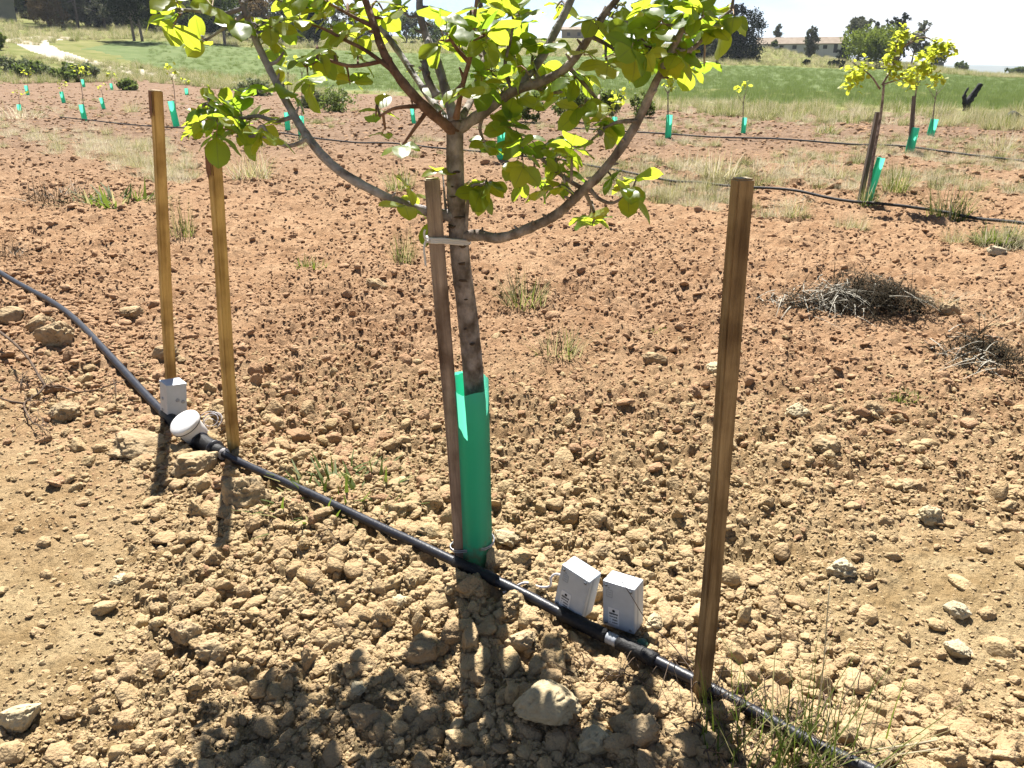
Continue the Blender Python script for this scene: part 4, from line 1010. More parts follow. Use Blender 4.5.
# ------------------------------------------------------------------ plants: tufts and stalks
def tuft_mesh(name, n, h, spread, mats_w, bend=.7, width=.004, seg=3, lean=.6, base_r=.05):
    b_ = MB(); mats_ = [m for m, w in mats_w]; ws = [w for m, w in mats_w]
    for i in range(n):
        a = random.random() * 6.283; r = base_r * math.sqrt(random.random()); k = random.choices(range(len(ws)), ws)[0]
        a2 = a + random.gauss(0, .9); q = lean * 1.5 * random.random(); d = Vector((math.cos(a2) * q, math.sin(a2) * q, 1))
        b_.blade((r * math.cos(a), r * math.sin(a), -.02), d, h * random.uniform(.45, 1.1), width * random.uniform(.6, 1.3), bend * random.uniform(.2, 1.3), k, seg)
    o = b_.build(name, [M[m] for m in mats_]); return o
TUFT = {}
def new_tuft(kind):
    if kind == 'green': return tuft_mesh('grass_tuft', 170, .34, .2, (('grass', 5), ('grass_dry', 4), ('straw', 1)), .5, .006, base_r=.12)
    if kind == 'pale': return tuft_mesh('grass_tuft', 200, .34, .2, (('grass_dry', 4), ('straw', 3), ('grass', 1)), .8, .005, base_r=.12)
    if kind == 'dry': return tuft_mesh('dry_grass_tuft', 150, .30, .3, (('straw', 5), ('grass_dry', 2)), 1.1, .005, lean=.9, base_r=.15)
    if kind == 'thin': return tuft_mesh('dry_weed', 130, .26, .2, (('grass_dry', 3), ('drybrush', 2), ('grass', 2)), .5, .0055, base_r=.11)
    if kind == 'crop': return tuft_mesh('crop_tuft', 60, .38, .3, (('crop', 6), ('grass', 1)), .6, .011, seg=2, lean=.7, base_r=.25)
    if kind == 'brown': return tuft_mesh('dry_shrub', 190, .30, .2, (('drybrush', 4), ('palebrush', 1)), .2, .005, lean=1.6, base_r=.22)
    if kind == 'low': return tuft_mesh('green_weed', 240, .10, .2, (('grass', 6), ('grass_dry', 1)), .9, .010, lean=1.5, base_r=.10)
WEEDS = [
 # px, py, height px, kind, label, category, width factor
 (948, 218, 46, 'green', 'large green grass tuft on the second row near the right edge', 'grass tuft', 1.2),
 (896, 192, 32, 'green', 'green grass tuft just right of the large sapling foot', 'grass tuft', 1.2),
 (868, 206, 30, 'green', 'grass growing round the foot of the large sapling', 'grass tuft', 1.0),
 (252, 178, 42, 'pale', 'pale green grass clump right of the second left stake', 'grass tuft', 1.3),
 (400, 190, 28, 'green', 'grass clump behind the low left branch of the young tree', 'grass tuft', 1.4),
 (405, 262, 40, 'thin', 'thin dry weed left of the grey tree stake', 'weed', .7),
 (525, 308, 44, 'thin', 'sparse brown-green weed right of the trunk, upper of two', 'weed', 1.2),
 (562, 356, 40, 'thin', 'sparse brown-green weed right of the trunk, lower of two', 'weed', 1.3),
 (338, 500, 36, 'low', 'low bright green weed beside the pipe left of the tree', 'weed', 1.7),
 (308, 268, 18, 'low', 'small green weed on the red soil between stake and tree', 'weed', 1.0),
 (56, 197, 30, 'brown', 'grey-brown dry twiggy shrub on the soil at upper left', 'shrub', 1.5),
 (116, 201, 26, 'low', 'green and white weed beside the dry shrub at upper left', 'weed', 1.6),
 (184, 232, 48, 'thin', 'thin yellowish weed between the two left stakes', 'weed', .6),
 (5, 258, 30, 'brown', 'dark dry shrub cut by the left picture edge', 'shrub', 1.0),
 (720, 183, 40, 'pale', 'pale dry bush left of the tall brown stake top', 'grass tuft', 1.3),
 (688, 168, 24, 'dry', 'dry straw clump beside the nearer drip line', 'grass tuft', 1.5),
 (800, 172, 26, 'dry', 'dry straw clump between tall brown stake and large sapling', 'grass tuft', 1.6),
 (836, 178, 26, 'pale', 'pale grass clump just left of the large sapling', 'grass tuft', 1.4),
 (766, 176, 20, 'dry', 'low straw clump just right of the tall brown stake top', 'grass tuft', 1.6),
 (793, 205, 12, 'dry', 'flattened straw lying on the nearer drip line', 'grass tuft', 2.6),
 (1000, 150, 28, 'pale', 'pale bushy grass clump by the farther drip line at right', 'grass tuft', 1.4),
 (997, 245, 18, 'low', 'small green weed near the white stone at the right edge', 'weed', 1.2),
 (940, 302, 14, 'dry', 'straw scattered right of the dark brush heap', 'grass tuft', 3.0),
 (1006, 318, 18, 'dry', 'straw clump cut by the right picture edge', 'grass tuft', 2.4),
 (132, 112, 16, 'pale', 'pale tuft between the far left guards', 'grass tuft', 1.3),
 (826, 134, 16, 'green', 'green tuft on the bank beyond the sapling', 'grass tuft', 2.0),
 (655, 330, 12, 'low', 'tiny green weed between the trunk and the tall brown stake', 'weed', 1.0),
 (905, 400, 12, 'low', 'tiny green weed on the right hand soil below the brush', 'weed', 1.2),
 (20, 118, 24, 'dry', 'straw clump at the far left edge above the ploughed soil', 'grass tuft', 1.8),
]
for (px, py, hp, kind, lab, cat, wf) in WEEDS:
    o = new_tuft(kind); p = cast(px, py); h = hp * px_scale(p) * .92
    ref = {'green': .34, 'pale': .34, 'dry': .30, 'thin': .26, 'crop': .38, 'brown': .30, 'low': .10}[kind]
    s = h / ref; o.location = p; o.scale = (s * wf, s * wf, s); o.rotation_euler = (0, 0, random.random() * 6)
    tag(o, lab, cat, 'weeds and tufts among the rows'); TUFT[kind] = o
o = new_tuft('crop'); o.location = at_d(800, 47); tag(o, 'tuft of young cereal at the near edge of the green field', 'crop', None); TUFT['crop'] = o

def strip(name, label, cat, pts, kinds, smin, smax):
    pts = np.array(pts); n = len(pts); z = ground(pts[:, 0], pts[:, 1])
    sc = rng.uniform(smin, smax, n)[:, None] * np.array([1.2, 1.2, 1.0])
    rot = np.zeros((n, 3)); rot[:, 2] = rng.uniform(0, 6.28, n)
    scatter(name, np.stack([pts[:, 0], pts[:, 1], z], 1), rot, sc, rng.integers(0, len(kinds), n), [TUFT[k] for k in kinds], label, cat)
def sample(n, test, d0, d1, px0=-150, px1=1170):
    out = []
    az = np.radians(rng.uniform(math.degrees(az_of(px0)), math.degrees(az_of(px1)), n)); d = np.exp(rng.uniform(math.log(d0), math.log(d1), n))
    x, y = d * np.sin(az), d * np.cos(az); k = test(x, y, d, az); return np.stack([x[k], y[k]], 1)
def nn(x, y): return x * NX + y * NY
# cereal blades over the near half of the field
strip('cereal_crop', 'dense low green cereal covering the field', 'crop', sample(16000, lambda x, y, d, a: (nn(x, y) > 37.5 + 2 * fbm(x * .15, y * .15, 31, 3)) & (a > az_of(150)), 36, 150), ['crop'], .7, 1.1)
# rough grass verge in front of the field
strip('verge_grass', 'rough grass verge between orchard and green field', 'grass', sample(9000, lambda x, y, d, a: (nn(x, y) > 25 + 3 * fbm(x * .3, y * .3, 12, 3) + np.clip((az_of(760) - a) * 30, 0, 6)) & (nn(x, y) < 37) & (rng.random(len(x)) < .25 + 2.2 * np.clip(fbm(x * .35, y * .35, 19, 3) + .12, 0, 1)), 16, 110), ['green', 'green', 'pale', 'dry'], .7, 1.6)
# dry grass along the second row at left and between rows
row2 = 9.2
strip('dry_grass', 'straw coloured dry grass along the far left rows', 'grass', sample(9000, lambda x, y, d, a: (np.abs(nn(x, y) - 6.4 + (d - 14) * .05) < 1.5 + 1.6 * fbm(x * .4, y * .4, 13, 3)) & (a < az_of(178)) & (rng.random(len(x)) < .3 + 1.5 * np.clip(fbm(x * .9, y * .9, 29, 3) + .12, 0, 1)), 11.5, 40), ['dry', 'dry', 'dry', 'pale'], .4, .85)
strip('row_weeds', 'sparse dry weeds between the far orchard rows', 'grass', sample(9000, lambda x, y, d, a: (nn(x, y) > 8.3) & (nn(x, y) < 27) & (fbm(x * .5, y * .5, 14, 3) > np.where(a > az_of(630), .05, .09)), 8, 70), ['dry', 'dry', 'pale', 'thin', 'thin'], .3, .75)
# weedy verge along the path at left
strip('path_verge', 'tall weeds growing along the gravel path', 'grass', sample(5000, lambda x, y, d, a: (a < az_of(300)) & (rng.random(len(x)) < .5) & (d > np.interp(a, [az_of(0), az_of(130), az_of(230)], [78, 82, 70])) & (d < np.interp(a, [az_of(0), az_of(130), az_of(230)], [112, 108, 92])), 60, 130, -200, 320), ['green', 'green', 'pale', 'green'], 1.2, 2.4)
strip('meadow_grass', 'long meadow grass on the slope beyond the field', 'grass', sample(6000, lambda x, y, d, a: (d > np.interp(a, _az, [118, 145, 152, 152, 152, 152, 152, 152])), 118, 260), ['pale', 'green'], 1.6, 3.4)

# dark brush heaps
def brush(px, py, wpx, hpx, label, n):
    c = cast(px, py); k = px_scale(c); W, Hh = wpx * k, hpx * k; b_ = MB()
    for i in range(n):
        u = random.triangular(-1, 1, .45); prof = max(0, 1 - abs((u - .35) / (1.35 if u < .35 else .65)) ** 1.7); hh = Hh * prof * random.random() ** .8; x = u * W / 2; y = random.gauss(0, .17) * (.4 + .6 * prof) + .06 * math.sin(u * 4)
        m = 1 if random.random() < (.26 if u < 0 else .035) else 0
        dv = Vector((random.gauss(.45, .8), random.gauss(-.1, .6), random.gauss(-.02, .20)))
        b_.blade((x, y, hh), dv, random.uniform(.08, .30), random.uniform(.004, .009), random.uniform(.3, 1.1), m, 4)
    o = b_.build('brush_heap', [M['drybrush'], M['palebrush']]); o.location = c; tag(o, label, 'brush heap', 'heaps of pulled weeds'); return o
brush(842, 304, 172, 25, 'large dark heap of pulled dry weeds on the right hand soil', 2600)
brush(975, 358, 84, 15, 'small dark heap of dry weeds near the right picture edge', 520)

# dead branch at left
def px_tube(b_, pts, r, lift=.0, mi=0):
    ps = []
    for a in pts:
        p = cast(a[0], a[1]); lf = a[2] if len(a) > 2 else lift
        # raise towards the eye so that it still shows at that pixel
        v = (Vector((0, 0, CAMZ)) - p).normalized(); ps.append(p + v * (lf / max(.2, v.z)))
    ps = smooth_path(ps, 4); b_.tube(ps, [np.interp(i / (len(ps) - 1), [0, 1], [r, r * .45]) for i in range(len(ps))], 7, mi); return ps
b_ = MB()
px_tube(b_, [(-10, 322, .14), (14, 345, .12), (30, 362, .10), (45, 385, .07), (60, 388, .03), (76, 393, .02)], .008)
px_tube(b_, [(45, 385, .07), (38, 395, .05), (24, 402, .03), (28, 415, .03), (34, 425, .02)], .006)
px_tube(b_, [(76, 393, .02), (95, 388, .03), (113, 385, .04), (125, 378, .02)], .004)
px_tube(b_, [(24, 402, .03), (8, 402, .02), (-4, 395, .02)], .006)
for k in range(26):
    a = random.choice([(45, 385), (30, 402), (34, 424), (115, 385), (20, 380), (50, 410)]); px_tube(b_, [(a[0], a[1], .03), (a[0] + random.gauss(0, 8), a[1] + random.gauss(0, 6), .05), (a[0] + random.gauss(0, 14), a[1] + random.gauss(0, 9), .03)], .0022)
o = b_.build('dead_branch', M['twig'], local=cast(45, 395)); tag(o, 'dark dead branch with side twigs lying at the far left', 'branch')

# dry stems in front of the pipe and one across the right box
b_ = MB()
for k in range(30):
    x0, y0 = random.uniform(570, 720), random.uniform(655, 690); dx = random.uniform(-50, 60)
    px_tube(b_, [(x0, y0, .01), (x0 + dx * .4, y0 + random.gauss(-4, 8), random.uniform(.01, .05)), (x0 + dx, y0 + random.gauss(0, 14), random.uniform(.005, .03))], .0016)
tag(b_.build('weed_tangle', M['twig'], local=cast(650, 675)), 'tangle of thin dry stems under the pipe near the tall brown stake', 'dry stems', kind='stuff')
b_ = MB(); ps = smooth_path([PY(615, 572, 1.815), PY(630, 594, 1.80), PY(648, 622, 1.78), PY(675, 648, 1.73), PY(705, 690, 1.62)], 6); ps[-1].z = gz(ps[-1].x, ps[-1].y)
b_.tube(ps, [np.interp(i / (len(ps) - 1), [0, 1], [.0008, .002]) for i in range(len(ps))], 6)
tag(b_.build('dry_stalk', M['twig'], local=ps[-1]), 'single thin dry stalk leaning across the right sensor box', 'dry stem')
b_ = MB()
for k in range(60):
    x0, y0 = random.uniform(240, 370), random.uniform(482, 540); y0 = 470 + (x0 - 240) * .5 + random.uniform(10, 45); dx = random.uniform(-30, 30)
    px_tube(b_, [(x0, y0, .004), (x0 + dx * .5, y0 + random.gauss(0, 6), .012), (x0 + dx, y0 + random.gauss(4, 8), .004)], .0012)
tag(b_.build('weed_tangle', M['twig'], local=cast(310, 520)), 'mat of fine dry stems under the pipe left of the tree', 'dry stems', kind='stuff')

b_ = MB()
for k in range(90):
    x0, y0 = random.uniform(690, 850), random.uniform(690, 775); dx = random.uniform(-40, 40)
    px_tube(b_, [(x0, y0, .005), (x0 + dx * .5, y0 + random.gauss(-4, 8), random.uniform(.01, .06)), (x0 + dx, y0 + random.gauss(-6, 14), random.uniform(.005, .05))], random.choice((.0014, .002, .0026)))
tag(b_.build('weed_tangle', M['twig'], local=cast(770, 735)), 'dark litter of dead stems among the grass in the lower right corner', 'dry stems', kind='stuff')
# tall grass in the lower right corner
def tall_grass(px, py, n, hmin, hmax, label, mats_w, width=.006):
    c = cast(px, py); b_ = MB(); ms = [m for m, w in mats_w]
    for i in range(n):
        k = random.choices(range(len(ms)), [w for m, w in mats_w])[0]
        p = (random.gauss(0, .07), random.gauss(0, .05), -.02); b_.blade(p, (random.gauss(.05, .35), random.gauss(0, .3), 1), random.uniform(hmin, hmax), width * random.uniform(.5, 1.2), random.uniform(.1, .9), k, 7)
    o = b_.build('grass_clump', [M[m] for m in ms]); o.location = c; tag(o, label, 'grass', 'tall grass in the lower right corner')
tall_grass(790, 775, 48, .12, .40, 'tall green grass clump in front of the pipe at lower right', (('grass', 4), ('grass_dry', 2)), .006)
tall_grass(755, 758, 50, .08, .22, 'shorter green grass clump left of the tall one at lower right', (('grass', 5), ('grass_dry', 1)), .008)
tall_grass(842, 762, 40, .12, .36, 'thin half-dry stalks behind the pipe at lower right', (('grass_dry', 4), ('grass', 2), ('straw', 1)), .004)
tall_grass(728, 715, 90, .06, .18, 'small dark weed right of the tall brown stake foot', (('grass', 3), ('twig', 3)), .004)
b_ = MB(); ps = smooth_path([PY(812, 745, 1.55), PY(822, 680, 1.56), PY(829, 590, 1.57)], 6); b_.tube(ps, [.0022] * 6 + [.0015] * (len(ps) - 6), 6)
for k in range(9):
    p = ps[-1 - k // 2]; b_.blade(p, (random.gauss(0, .3), random.gauss(0, .2), 1), .03, .004, .2, 0, 2)
tag(b_.build('grass_stalk', M['straw'], local=ps[0]), 'single tall straw stalk with a seed head at lower right', 'grass')
b_ = MB(); px_tube(b_, [(850, 752, .02), (900, 748, .03), (960, 738, .02), (1010, 742, .01)], .003); px_tube(b_, [(845, 757, .02), (930, 750, .02), (985, 742, .01)], .0026)
tag(b_.build('straw_stem', M['straw'], local=cast(900, 748)), 'pale straw stems lying flat in the lower right corner', 'straw')

# ------------------------------------------------------------------ saplings of the other rows
def leafy(b_, c, r, n, size, mi=0):
    for i in range(n):
        p = c + Vector((random.gauss(0, r.x), random.gauss(0, r.y), random.gauss(0, r.z)))
        d = Vector((random.gauss(0, 1), random.gauss(0, 1), random.gauss(-.2, .7))).normalized(); s = d.cross(Vector((random.gauss(0, .5), random.gauss(0, .5), 1))).normalized(); n_ = s.cross(d)
        L = size * random.uniform(.7, 1.25); w = L * .38
        vs = [p, p + d * L * .4 + s * w + n_ * L * .08, p + d * L * .75 + s * w * .9 + n_ * L * .04, p + d * L, p + d * L * .75 - s * w * .9 + n_ * L * .04, p + d * L * .4 - s * w + n_ * L * .08, p + d * L * .55 - n_ * L * .02]
        b_.add(vs, [(0, 1, 6, 5), (1, 2, 3, 6), (6, 3, 4, 5)], mi)
def sapling(bpx, stem, branches, blobs, leaf_px, label, stem_r=.018):
    """stem and branches are pixel offsets from the foot; blobs are leafy balls (dx, dy, radius px, leaves)"""
    base = cast(*bpx); k = px_scale(base); o = empty('sapling', base, label, 'sapling', 'pistachio saplings in the far rows')
    def P(dx, dy, dep=0): return PY(bpx[0] + dx, bpx[1] + dy, base.y + dep) - PY(bpx[0], bpx[1], base.y)
    b_ = MB(); ps = smooth_path([P(*s) for s in stem], 4); b_.tube(ps, [np.interp(i / (len(ps) - 1), [0, 1], [stem_r, stem_r * .6]) for i in range(len(ps))], 8); b_.build('trunk', M['bark'], o)
    for br in branches:
        b_ = MB(); dep = random.uniform(-.15, .15); ps = smooth_path([P(s[0], s[1], dep * i / len(br)) for i, s in enumerate(br)], 4)
        b_.tube(ps, [np.interp(i / (len(ps) - 1), [0, 1], [stem_r * .55, stem_r * .2]) for i in range(len(ps))], 6); b_.build('branch', M['bark'], o)
    b_ = MB()
    for (dx, dy, r, n) in blobs: leafy(b_, P(dx, dy, random.uniform(-.08, .08)), Vector((r * k * .50, r * k * .50, r * k * .50)), max(3, int(n * (1.35 if n > 13 else .8))), leaf_px * k * .9)
    b_.build('crown', M['sap_leaf'], o)
    return o, base, k
def far_guard(bpx, top, wpx, label, lean=0):
    base = cast(*bpx); k = px_scale(base); h = (bpx[1] - top) * k * .89; r = max(.045, wpx * k / 2)
    g = from_bm('tree_guard', guard_mesh(r, h + .03, sides=18), M['guard'], smooth=True); g.location = base - Vector((0, 0, .03)); g.rotation_euler = (0, lean, random.random() * 0)
    tag(g, label, 'tree guard', 'green tree guards'); return g
def far_stake(bpx, tpx, label, w=.035):
    base = cast(*bpx); top = PY(tpx[0], tpx[1], base.y); ax = top - base; b_ = MB(); L = ax.length
    h = w / 2; q = ax.to_track_quat('Z', 'Y').to_matrix(); 
    vs = []; 
    for z in (-.05, L * .5, L):
        for sx, sy in ((-1, -1), (1, -1), (1, 1), (-1, 1)): vs.append(q @ Vector((sx * h, sy * h, z)))
    fs = [(8, 9, 10, 11)] + [(a * 4 + i, a * 4 + (i + 1) % 4, a * 4 + 4 + (i + 1) % 4, a * 4 + 4 + i) for a in range(2) for i in range(4)]
    b_.add(vs, fs, 0, False); o = b_.build('wooden_stake', M['wood_dark']); o.location = base; tag(o, label, 'stake', 'stakes beside the far saplings')
# the large one at right
sapling((866, 205), [(0, 0), (8, -52), (15, -92), (18, -122)],
        [[(14, -116), (4, -130), (-14, -143)], [(16, -120), (28, -140), (40, -160), (52, -170), (64, -178)], [(16, -120), (28, -124), (44, -128)], [(28, -140), (30, -158), (34, -172)], [(40, -160), (58, -168), (76, -158)]],
        [(-13, -132, 9, 46), (-2, -138, 8, 34), (-14, -120, 8, 26), (-6, -128, 8, 26), (24, -145, 7, 34), (30, -158, 8, 46), (28, -132, 7, 26), (36, -170, 8, 46), (50, -168, 5, 14), (44, -130, 10, 52), (60, -138, 10, 52), (72, -160, 8, 36), (82, -156, 8, 40), (66, -150, 7, 26), (54, -150, 6, 16), (72, -126, 7, 22)], 5.6,
        'large sapling with yellow-green crown leaning beside its stake at right', .022)
far_stake((859, 206), (878, 112), 'dark stake leaning beside the large sapling at right', .05)
far_guard((866, 205), 153, 7.5, 'green guard at the foot of the large sapling at right', R(9))
# third row, right
sapling((912, 153), [(0, 0), (2, -40), (4, -66)], [[(4, -60), (-6, -76)], [(4, -62), (14, -82)], [(4, -60), (6, -84)]], [(0, -70, 10, 30), (10, -80, 8, 22), (-6, -74, 7, 18), (20, -72, 6, 12)], 6, 'sapling behind the large one, on the farther drip line', .018)
far_stake((909, 153), (914, 96), 'stake of the sapling on the farther drip line', .05)
far_guard((909, 153), 124, 8, 'green guard on the farther drip line right of the large sapling', R(4))
sapling((931, 136), [(0, 0), (3, -28), (6, -46)], [[(4, -36), (-4, -48)], [(5, -40), (14, -50)]], [(4, -50, 5, 8)], 5, 'nearly bare sapling right of the one on the farther drip line', .016)
far_guard((930, 136), 118, 7, 'green guard right of the one on the farther drip line', R(6))
sapling((743, 135), [(0, 0), (0, -22), (1, -38)], [[(0, -30), (-6, -40)], [(1, -34), (5, -50)]], [(-3, -44, 4, 12), (3, -50, 4, 12)], 5, 'small thin sapling standing alone before the green field', .014)
far_guard((743, 135), 118, 4.5, 'small green guard of the thin sapling before the green field')
sapling((668, 138), [(0, 0), (0, -30), (0, -48)], [[(0, -44), (8, -62)], [(0, -44), (-7, -58)]], [(2, -58, 7, 26), (8, -66, 5, 16)], 6, 'sapling seen just right of the long right branch of the young tree', .02)
far_guard((668, 138), 113, 6, 'green guard seen right of the long right branch of the young tree')
sapling((616, 138), [(0, 0), (0, -28)], [[(0, -26), (8, -44)], [(0, -26), (-8, -42)]], [(0, -38, 9, 20), (8, -44, 6, 12)], 6, 'sapling seen through the leaves left of the long right branch', .016)
far_guard((614, 134), 116, 5, 'green guard seen through the leaves left of the long right branch')
sapling((502, 160), [(0, 0), (0, -40), (1, -70)], [[(0, -60), (-9, -78)], [(0, -60), (10, -80)]], [(-4, -80, 10, 26), (6, -76, 9, 22), (-10, -70, 7, 14)], 7, 'sapling on the nearer drip line hidden behind the young tree crown', .02)
far_guard((502, 160), 122, 9, 'green guard on the nearer drip line just right of the trunk')
for (bx, by, tp_, w, sb, st_, nm) in ((302, 138, 116, 6.5, 302, 62, 'green guard behind the left branch, right one of a pair'), (288, 131, 112, 5, 288, 62, 'green guard behind the left branch, left one of a pair'), (414, 124, 108, 4, 414, 70, 'green guard seen through the gap left of the fork'),
        (177, 128, 101, 6, 172, 70, 'green guard just right of the leftmost stake top'), (85, 121, 103, 5, 78, 66, 'green guard in the far left rows, the largest there'), (104, 109, 97, 3.6, 101, 86, 'green guard in the far left rows right of the largest'), (64, 103, 91, 3.6, 61, 84, 'green guard in the far left rows left of the largest'), (28, 95, 85, 3.2, 27, 72, 'green guard at far left by the picture edge, upper one'), (20, 111, 104, 4, 18, 92, 'green guard at far left in the dry grass, lower one'), (84, 87, 79, 3, 84, 72, 'tiny green guard by the path verge, left one'), (112, 90, 83, 2.6, 111, 74, 'tiny green guard by the path verge, middle one'), (187, 95, 88, 3.4, 185, 80, 'tiny green guard right of the leftmost stake, beyond the others')):
    far_guard((bx, by), tp_, w, nm, R(random.uniform(-6, 2)))
    hh = by - st_
    sapling((bx, by), [(0, 0), ((st_ * 0) + (sb - bx) * .5, -hh * .6), (sb - bx, -hh * .85)], [[(sb - bx, -hh * .8), (sb - bx - 4, -hh)], [(sb - bx, -hh * .8), (sb - bx + 4, -hh * .97)]], [(sb - bx - 3, -hh, w * .7, 12), (sb - bx + 4, -hh * .96, w * .8, 12)], max(2.5, w * .7), 'thin sapling in the ' + nm, .012)

# charred forked stump before the field, dark lump beside it
c = cast(966, 111); k = px_scale(c); b_ = MB()
vk = k * .89
b_.tube(smooth_path([Vector((0, 0, -.1)), Vector((0, 0, 4 * vk)), Vector((.5 * k, 0, 9 * vk)), Vector((4.5 * k, 0, 17 * vk)), Vector((8.5 * k, 0, 26 * vk)), Vector((9.5 * k, 0, 29 * vk))], 4), [3.2 * k] * 8 + [3.4 * k] * 3 + [2.8 * k] * 3 + [2.6 * k] * 3 + [2.3 * k] * 3 + [1.1 * k], 9, wob=.5)
b_.tube(smooth_path([Vector((-.6 * k, 0, 5 * vk)), Vector((-3.6 * k, 0, 11 * vk)), Vector((-4.4 * k, 0, 18 * vk)), Vector((-2.0 * k, 0, 25 * vk))], 4), [2.6 * k] * 4 + [2.0 * k] * 4 + [1.0 * k] * 4 + [.4 * k], 8, wob=.5)
o = b_.build('tree_stump', M['char']); o.location = c; tag(o, 'black charred forked stump standing at the near edge of the green field', 'stump')
me = clod_mesh('lump', 300, M['char'], 3, .6, (1.2, .8, .7)); o = bpy.data.objects.new('root_ball', me); COL.objects.link(o); c = cast(1011, 121); o.location = c + Vector((0, 0, .1)); o.scale = (.3, .3, .3); tag(o, 'dark uprooted root ball near the right edge, below the charred stump', 'root ball')

# ------------------------------------------------------------------ shrubs and trees in the distance
def crown_pts(blobs, n, size, seed):
    n = int(n * 1.5)
    rr = np.random.default_rng(seed); tot = sum(b[3] ** 2 for b in blobs); V = []; 
    for (cx, cy, cz, r, sq) in blobs:
        m = int(n * r * r / tot); ncl = max(6, m // 26)
        d = rr.normal(size=(ncl, 3)); d /= np.linalg.norm(d, axis=1)[:, None]; cc = d * (r * rr.uniform(.45, 1.05, ncl) )[:, None] * np.array([1, 1, sq])
        ci = rr.integers(0, ncl, m); p = cc[ci] + rr.normal(size=(m, 3)) * r * .13 + np.array([cx, cy, cz])
        a = rr.normal(size=(m, 3)); a /= np.linalg.norm(a, axis=1)[:, None]; b = np.cross(a, rr.normal(size=(m, 3))); b /= np.linalg.norm(b, axis=1)[:, None]
        s = size * rr.uniform(.6, 1.3, m)[:, None]
        V.append(np.stack([p - a * s, p + b * s * .55, p + a * s, p - b * s * .55], 1))
    return np.concatenate(V)
def crown_mesh(name, blobs, n, size, seed, m):
    Q = crown_pts(blobs, n, size, seed); me = bpy.data.meshes.new(name); nv = len(Q) * 4
    me.vertices.add(nv); me.vertices.foreach_set('co', Q.reshape(-1).astype(np.float32)); me.loops.add(nv); me.loops.foreach_set('vertex_index', np.arange(nv, dtype=np.int32))
    me.polygons.add(len(Q)); me.polygons.foreach_set('loop_start', np.arange(0, nv, 4, dtype=np.int32)); me.polygons.foreach_set('loop_total', np.full(len(Q), 4, np.int32)); me.update(calc_edges=True); me.materials.append(m); return me
def tree_shape(kind, h, w, rr):
    """blobs (x, y, z, radius, vertical stretch) and trunk top for a crown of height h and width w"""
    B = []
    if kind == 'cone':
        for i in range(7):
            f = i / 6; B.append((rr.gauss(0, .10) * w, rr.gauss(0, .05) * w, h * (.12 + .76 * f), w * .46 * (1 - f * .70) * rr.uniform(.8, 1.15), 1.0))
    elif kind == 'column':
        for i in range(6):
            f = i / 5; B.append((rr.gauss(0, .06) * w, 0, h * (.2 + .66 * f), w * .42 * (1 - abs(f - .4) * .7), 1.2))
    elif kind == 'full':
        for i in range(15):
            a = rr.random() * 6.28; f = rr.random(); q = rr.random() ** .5 * w * .40; B.append((q * math.cos(a), q * math.sin(a), h * (.16 + .72 * f), w * rr.uniform(.16, .26), .95))
    elif kind == 'bush':
        for i in range(8):
            a = rr.random() * 6.28; q = rr.random() ** .5 * w * .30; B.append((q * math.cos(a), q * math.sin(a), h * rr.uniform(.35, .68), w * rr.uniform(.2, .3), .9))
    else:
        for i in range(11):
            a = rr.random() * 6.28; q = rr.random() ** .5 * w * .38; B.append((q * math.cos(a), q * math.sin(a), h * rr.uniform(.42, .90), w * rr.uniform(.13, .24), .85))
    return B
def bg_tree(px, d, hpx, wpx, kind, m, label, group, name='tree', n=3000, ybase=None, size=None, cat='tree', trunk_m='bark', below=0.0, stems=1):
    p = at_d(px, d); k = d / 926.0; h, w = hpx * k, wpx * k; rr = random.Random(int(px * 7 + d)); seed = int(px * 13 + d * 3) % 100000
    o = empty(name, p, label, cat, group); B = tree_shape(kind, h, w, rr)
    if kind != 'bush':
        b_ = MB()
        for s in range(stems):
            dx = (s - (stems - 1) / 2) * w * .12; ln = rr.gauss(0, .05) * w
            ps = smooth_path([Vector((dx, 0, -.3)), Vector((dx + ln * .5, 0, h * .3)), Vector((dx + ln, 0, h * .8))], 4); r0 = max(.12, h * .022)
            b_.tube(ps, [np.interp(i / (len(ps) - 1), [0, .3, 1], [r0 * 1.2, r0, r0 * .35]) for i in range(len(ps))], 8)
        for bl in B[:6]:
            st = ps[rr.randint(3, len(ps) - 2)]; e = Vector((bl[0], bl[1], bl[2])); b_.tube([st, st.lerp(e, .5) + Vector((0, 0, h * .02)), e], [r0 * .45, r0 * .3, r0 * .12], 6)
        b_.build('trunk', M[trunk_m], o)
    me = crown_mesh('crown', B, n, size or max(.16, .0034 * d * .35), seed, M[m]); c = bpy.data.objects.new('crown', me); COL.objects.link(c); c.parent = o
    return o
GL = 'woodland trees behind the green field'
# right hand skyline
bg_tree(738, 170, 56, 50, 'cone', 'cr_dark', 'broad dark conifer on the skyline right of the young tree', None, 'conifer', 9000)
bg_tree(702, 176, 36, 34, 'cone', 'cr_dark', 'dark conifer partly hidden by leaves left of the broad one', None, 'conifer', 4000)
bg_tree(716, 160, 26, 22, 'round', 'cr_euc', 'small grey-green tree between the two dark conifers', None, 'tree', 1800)
bg_tree(774, 250, 24, 12, 'column', 'cr_euc', 'small tree rising above the roof of the long white building', None, 'tree', 1100)
bg_tree(771, 214, 14, 9, 'bush', 'cr_olive', 'small green bush in front of the long white building', None, 'bush', 700, cat='bush')
bg_tree(807, 205, 30, 18, 'column', 'cr_euc', 'grey-green tree standing before the right half of the white building', None, 'tree', 1700)
bg_tree(842, 205, 28, 14, 'cone', 'cr_dark', 'narrow dark tree left of the tall eucalyptus', None, 'conifer', 1800)
bg_tree(857, 215, 44, 34, 'round', 'cr_euc', 'tall grey-green eucalyptus at right, left one of two', None, 'tree', 3200)
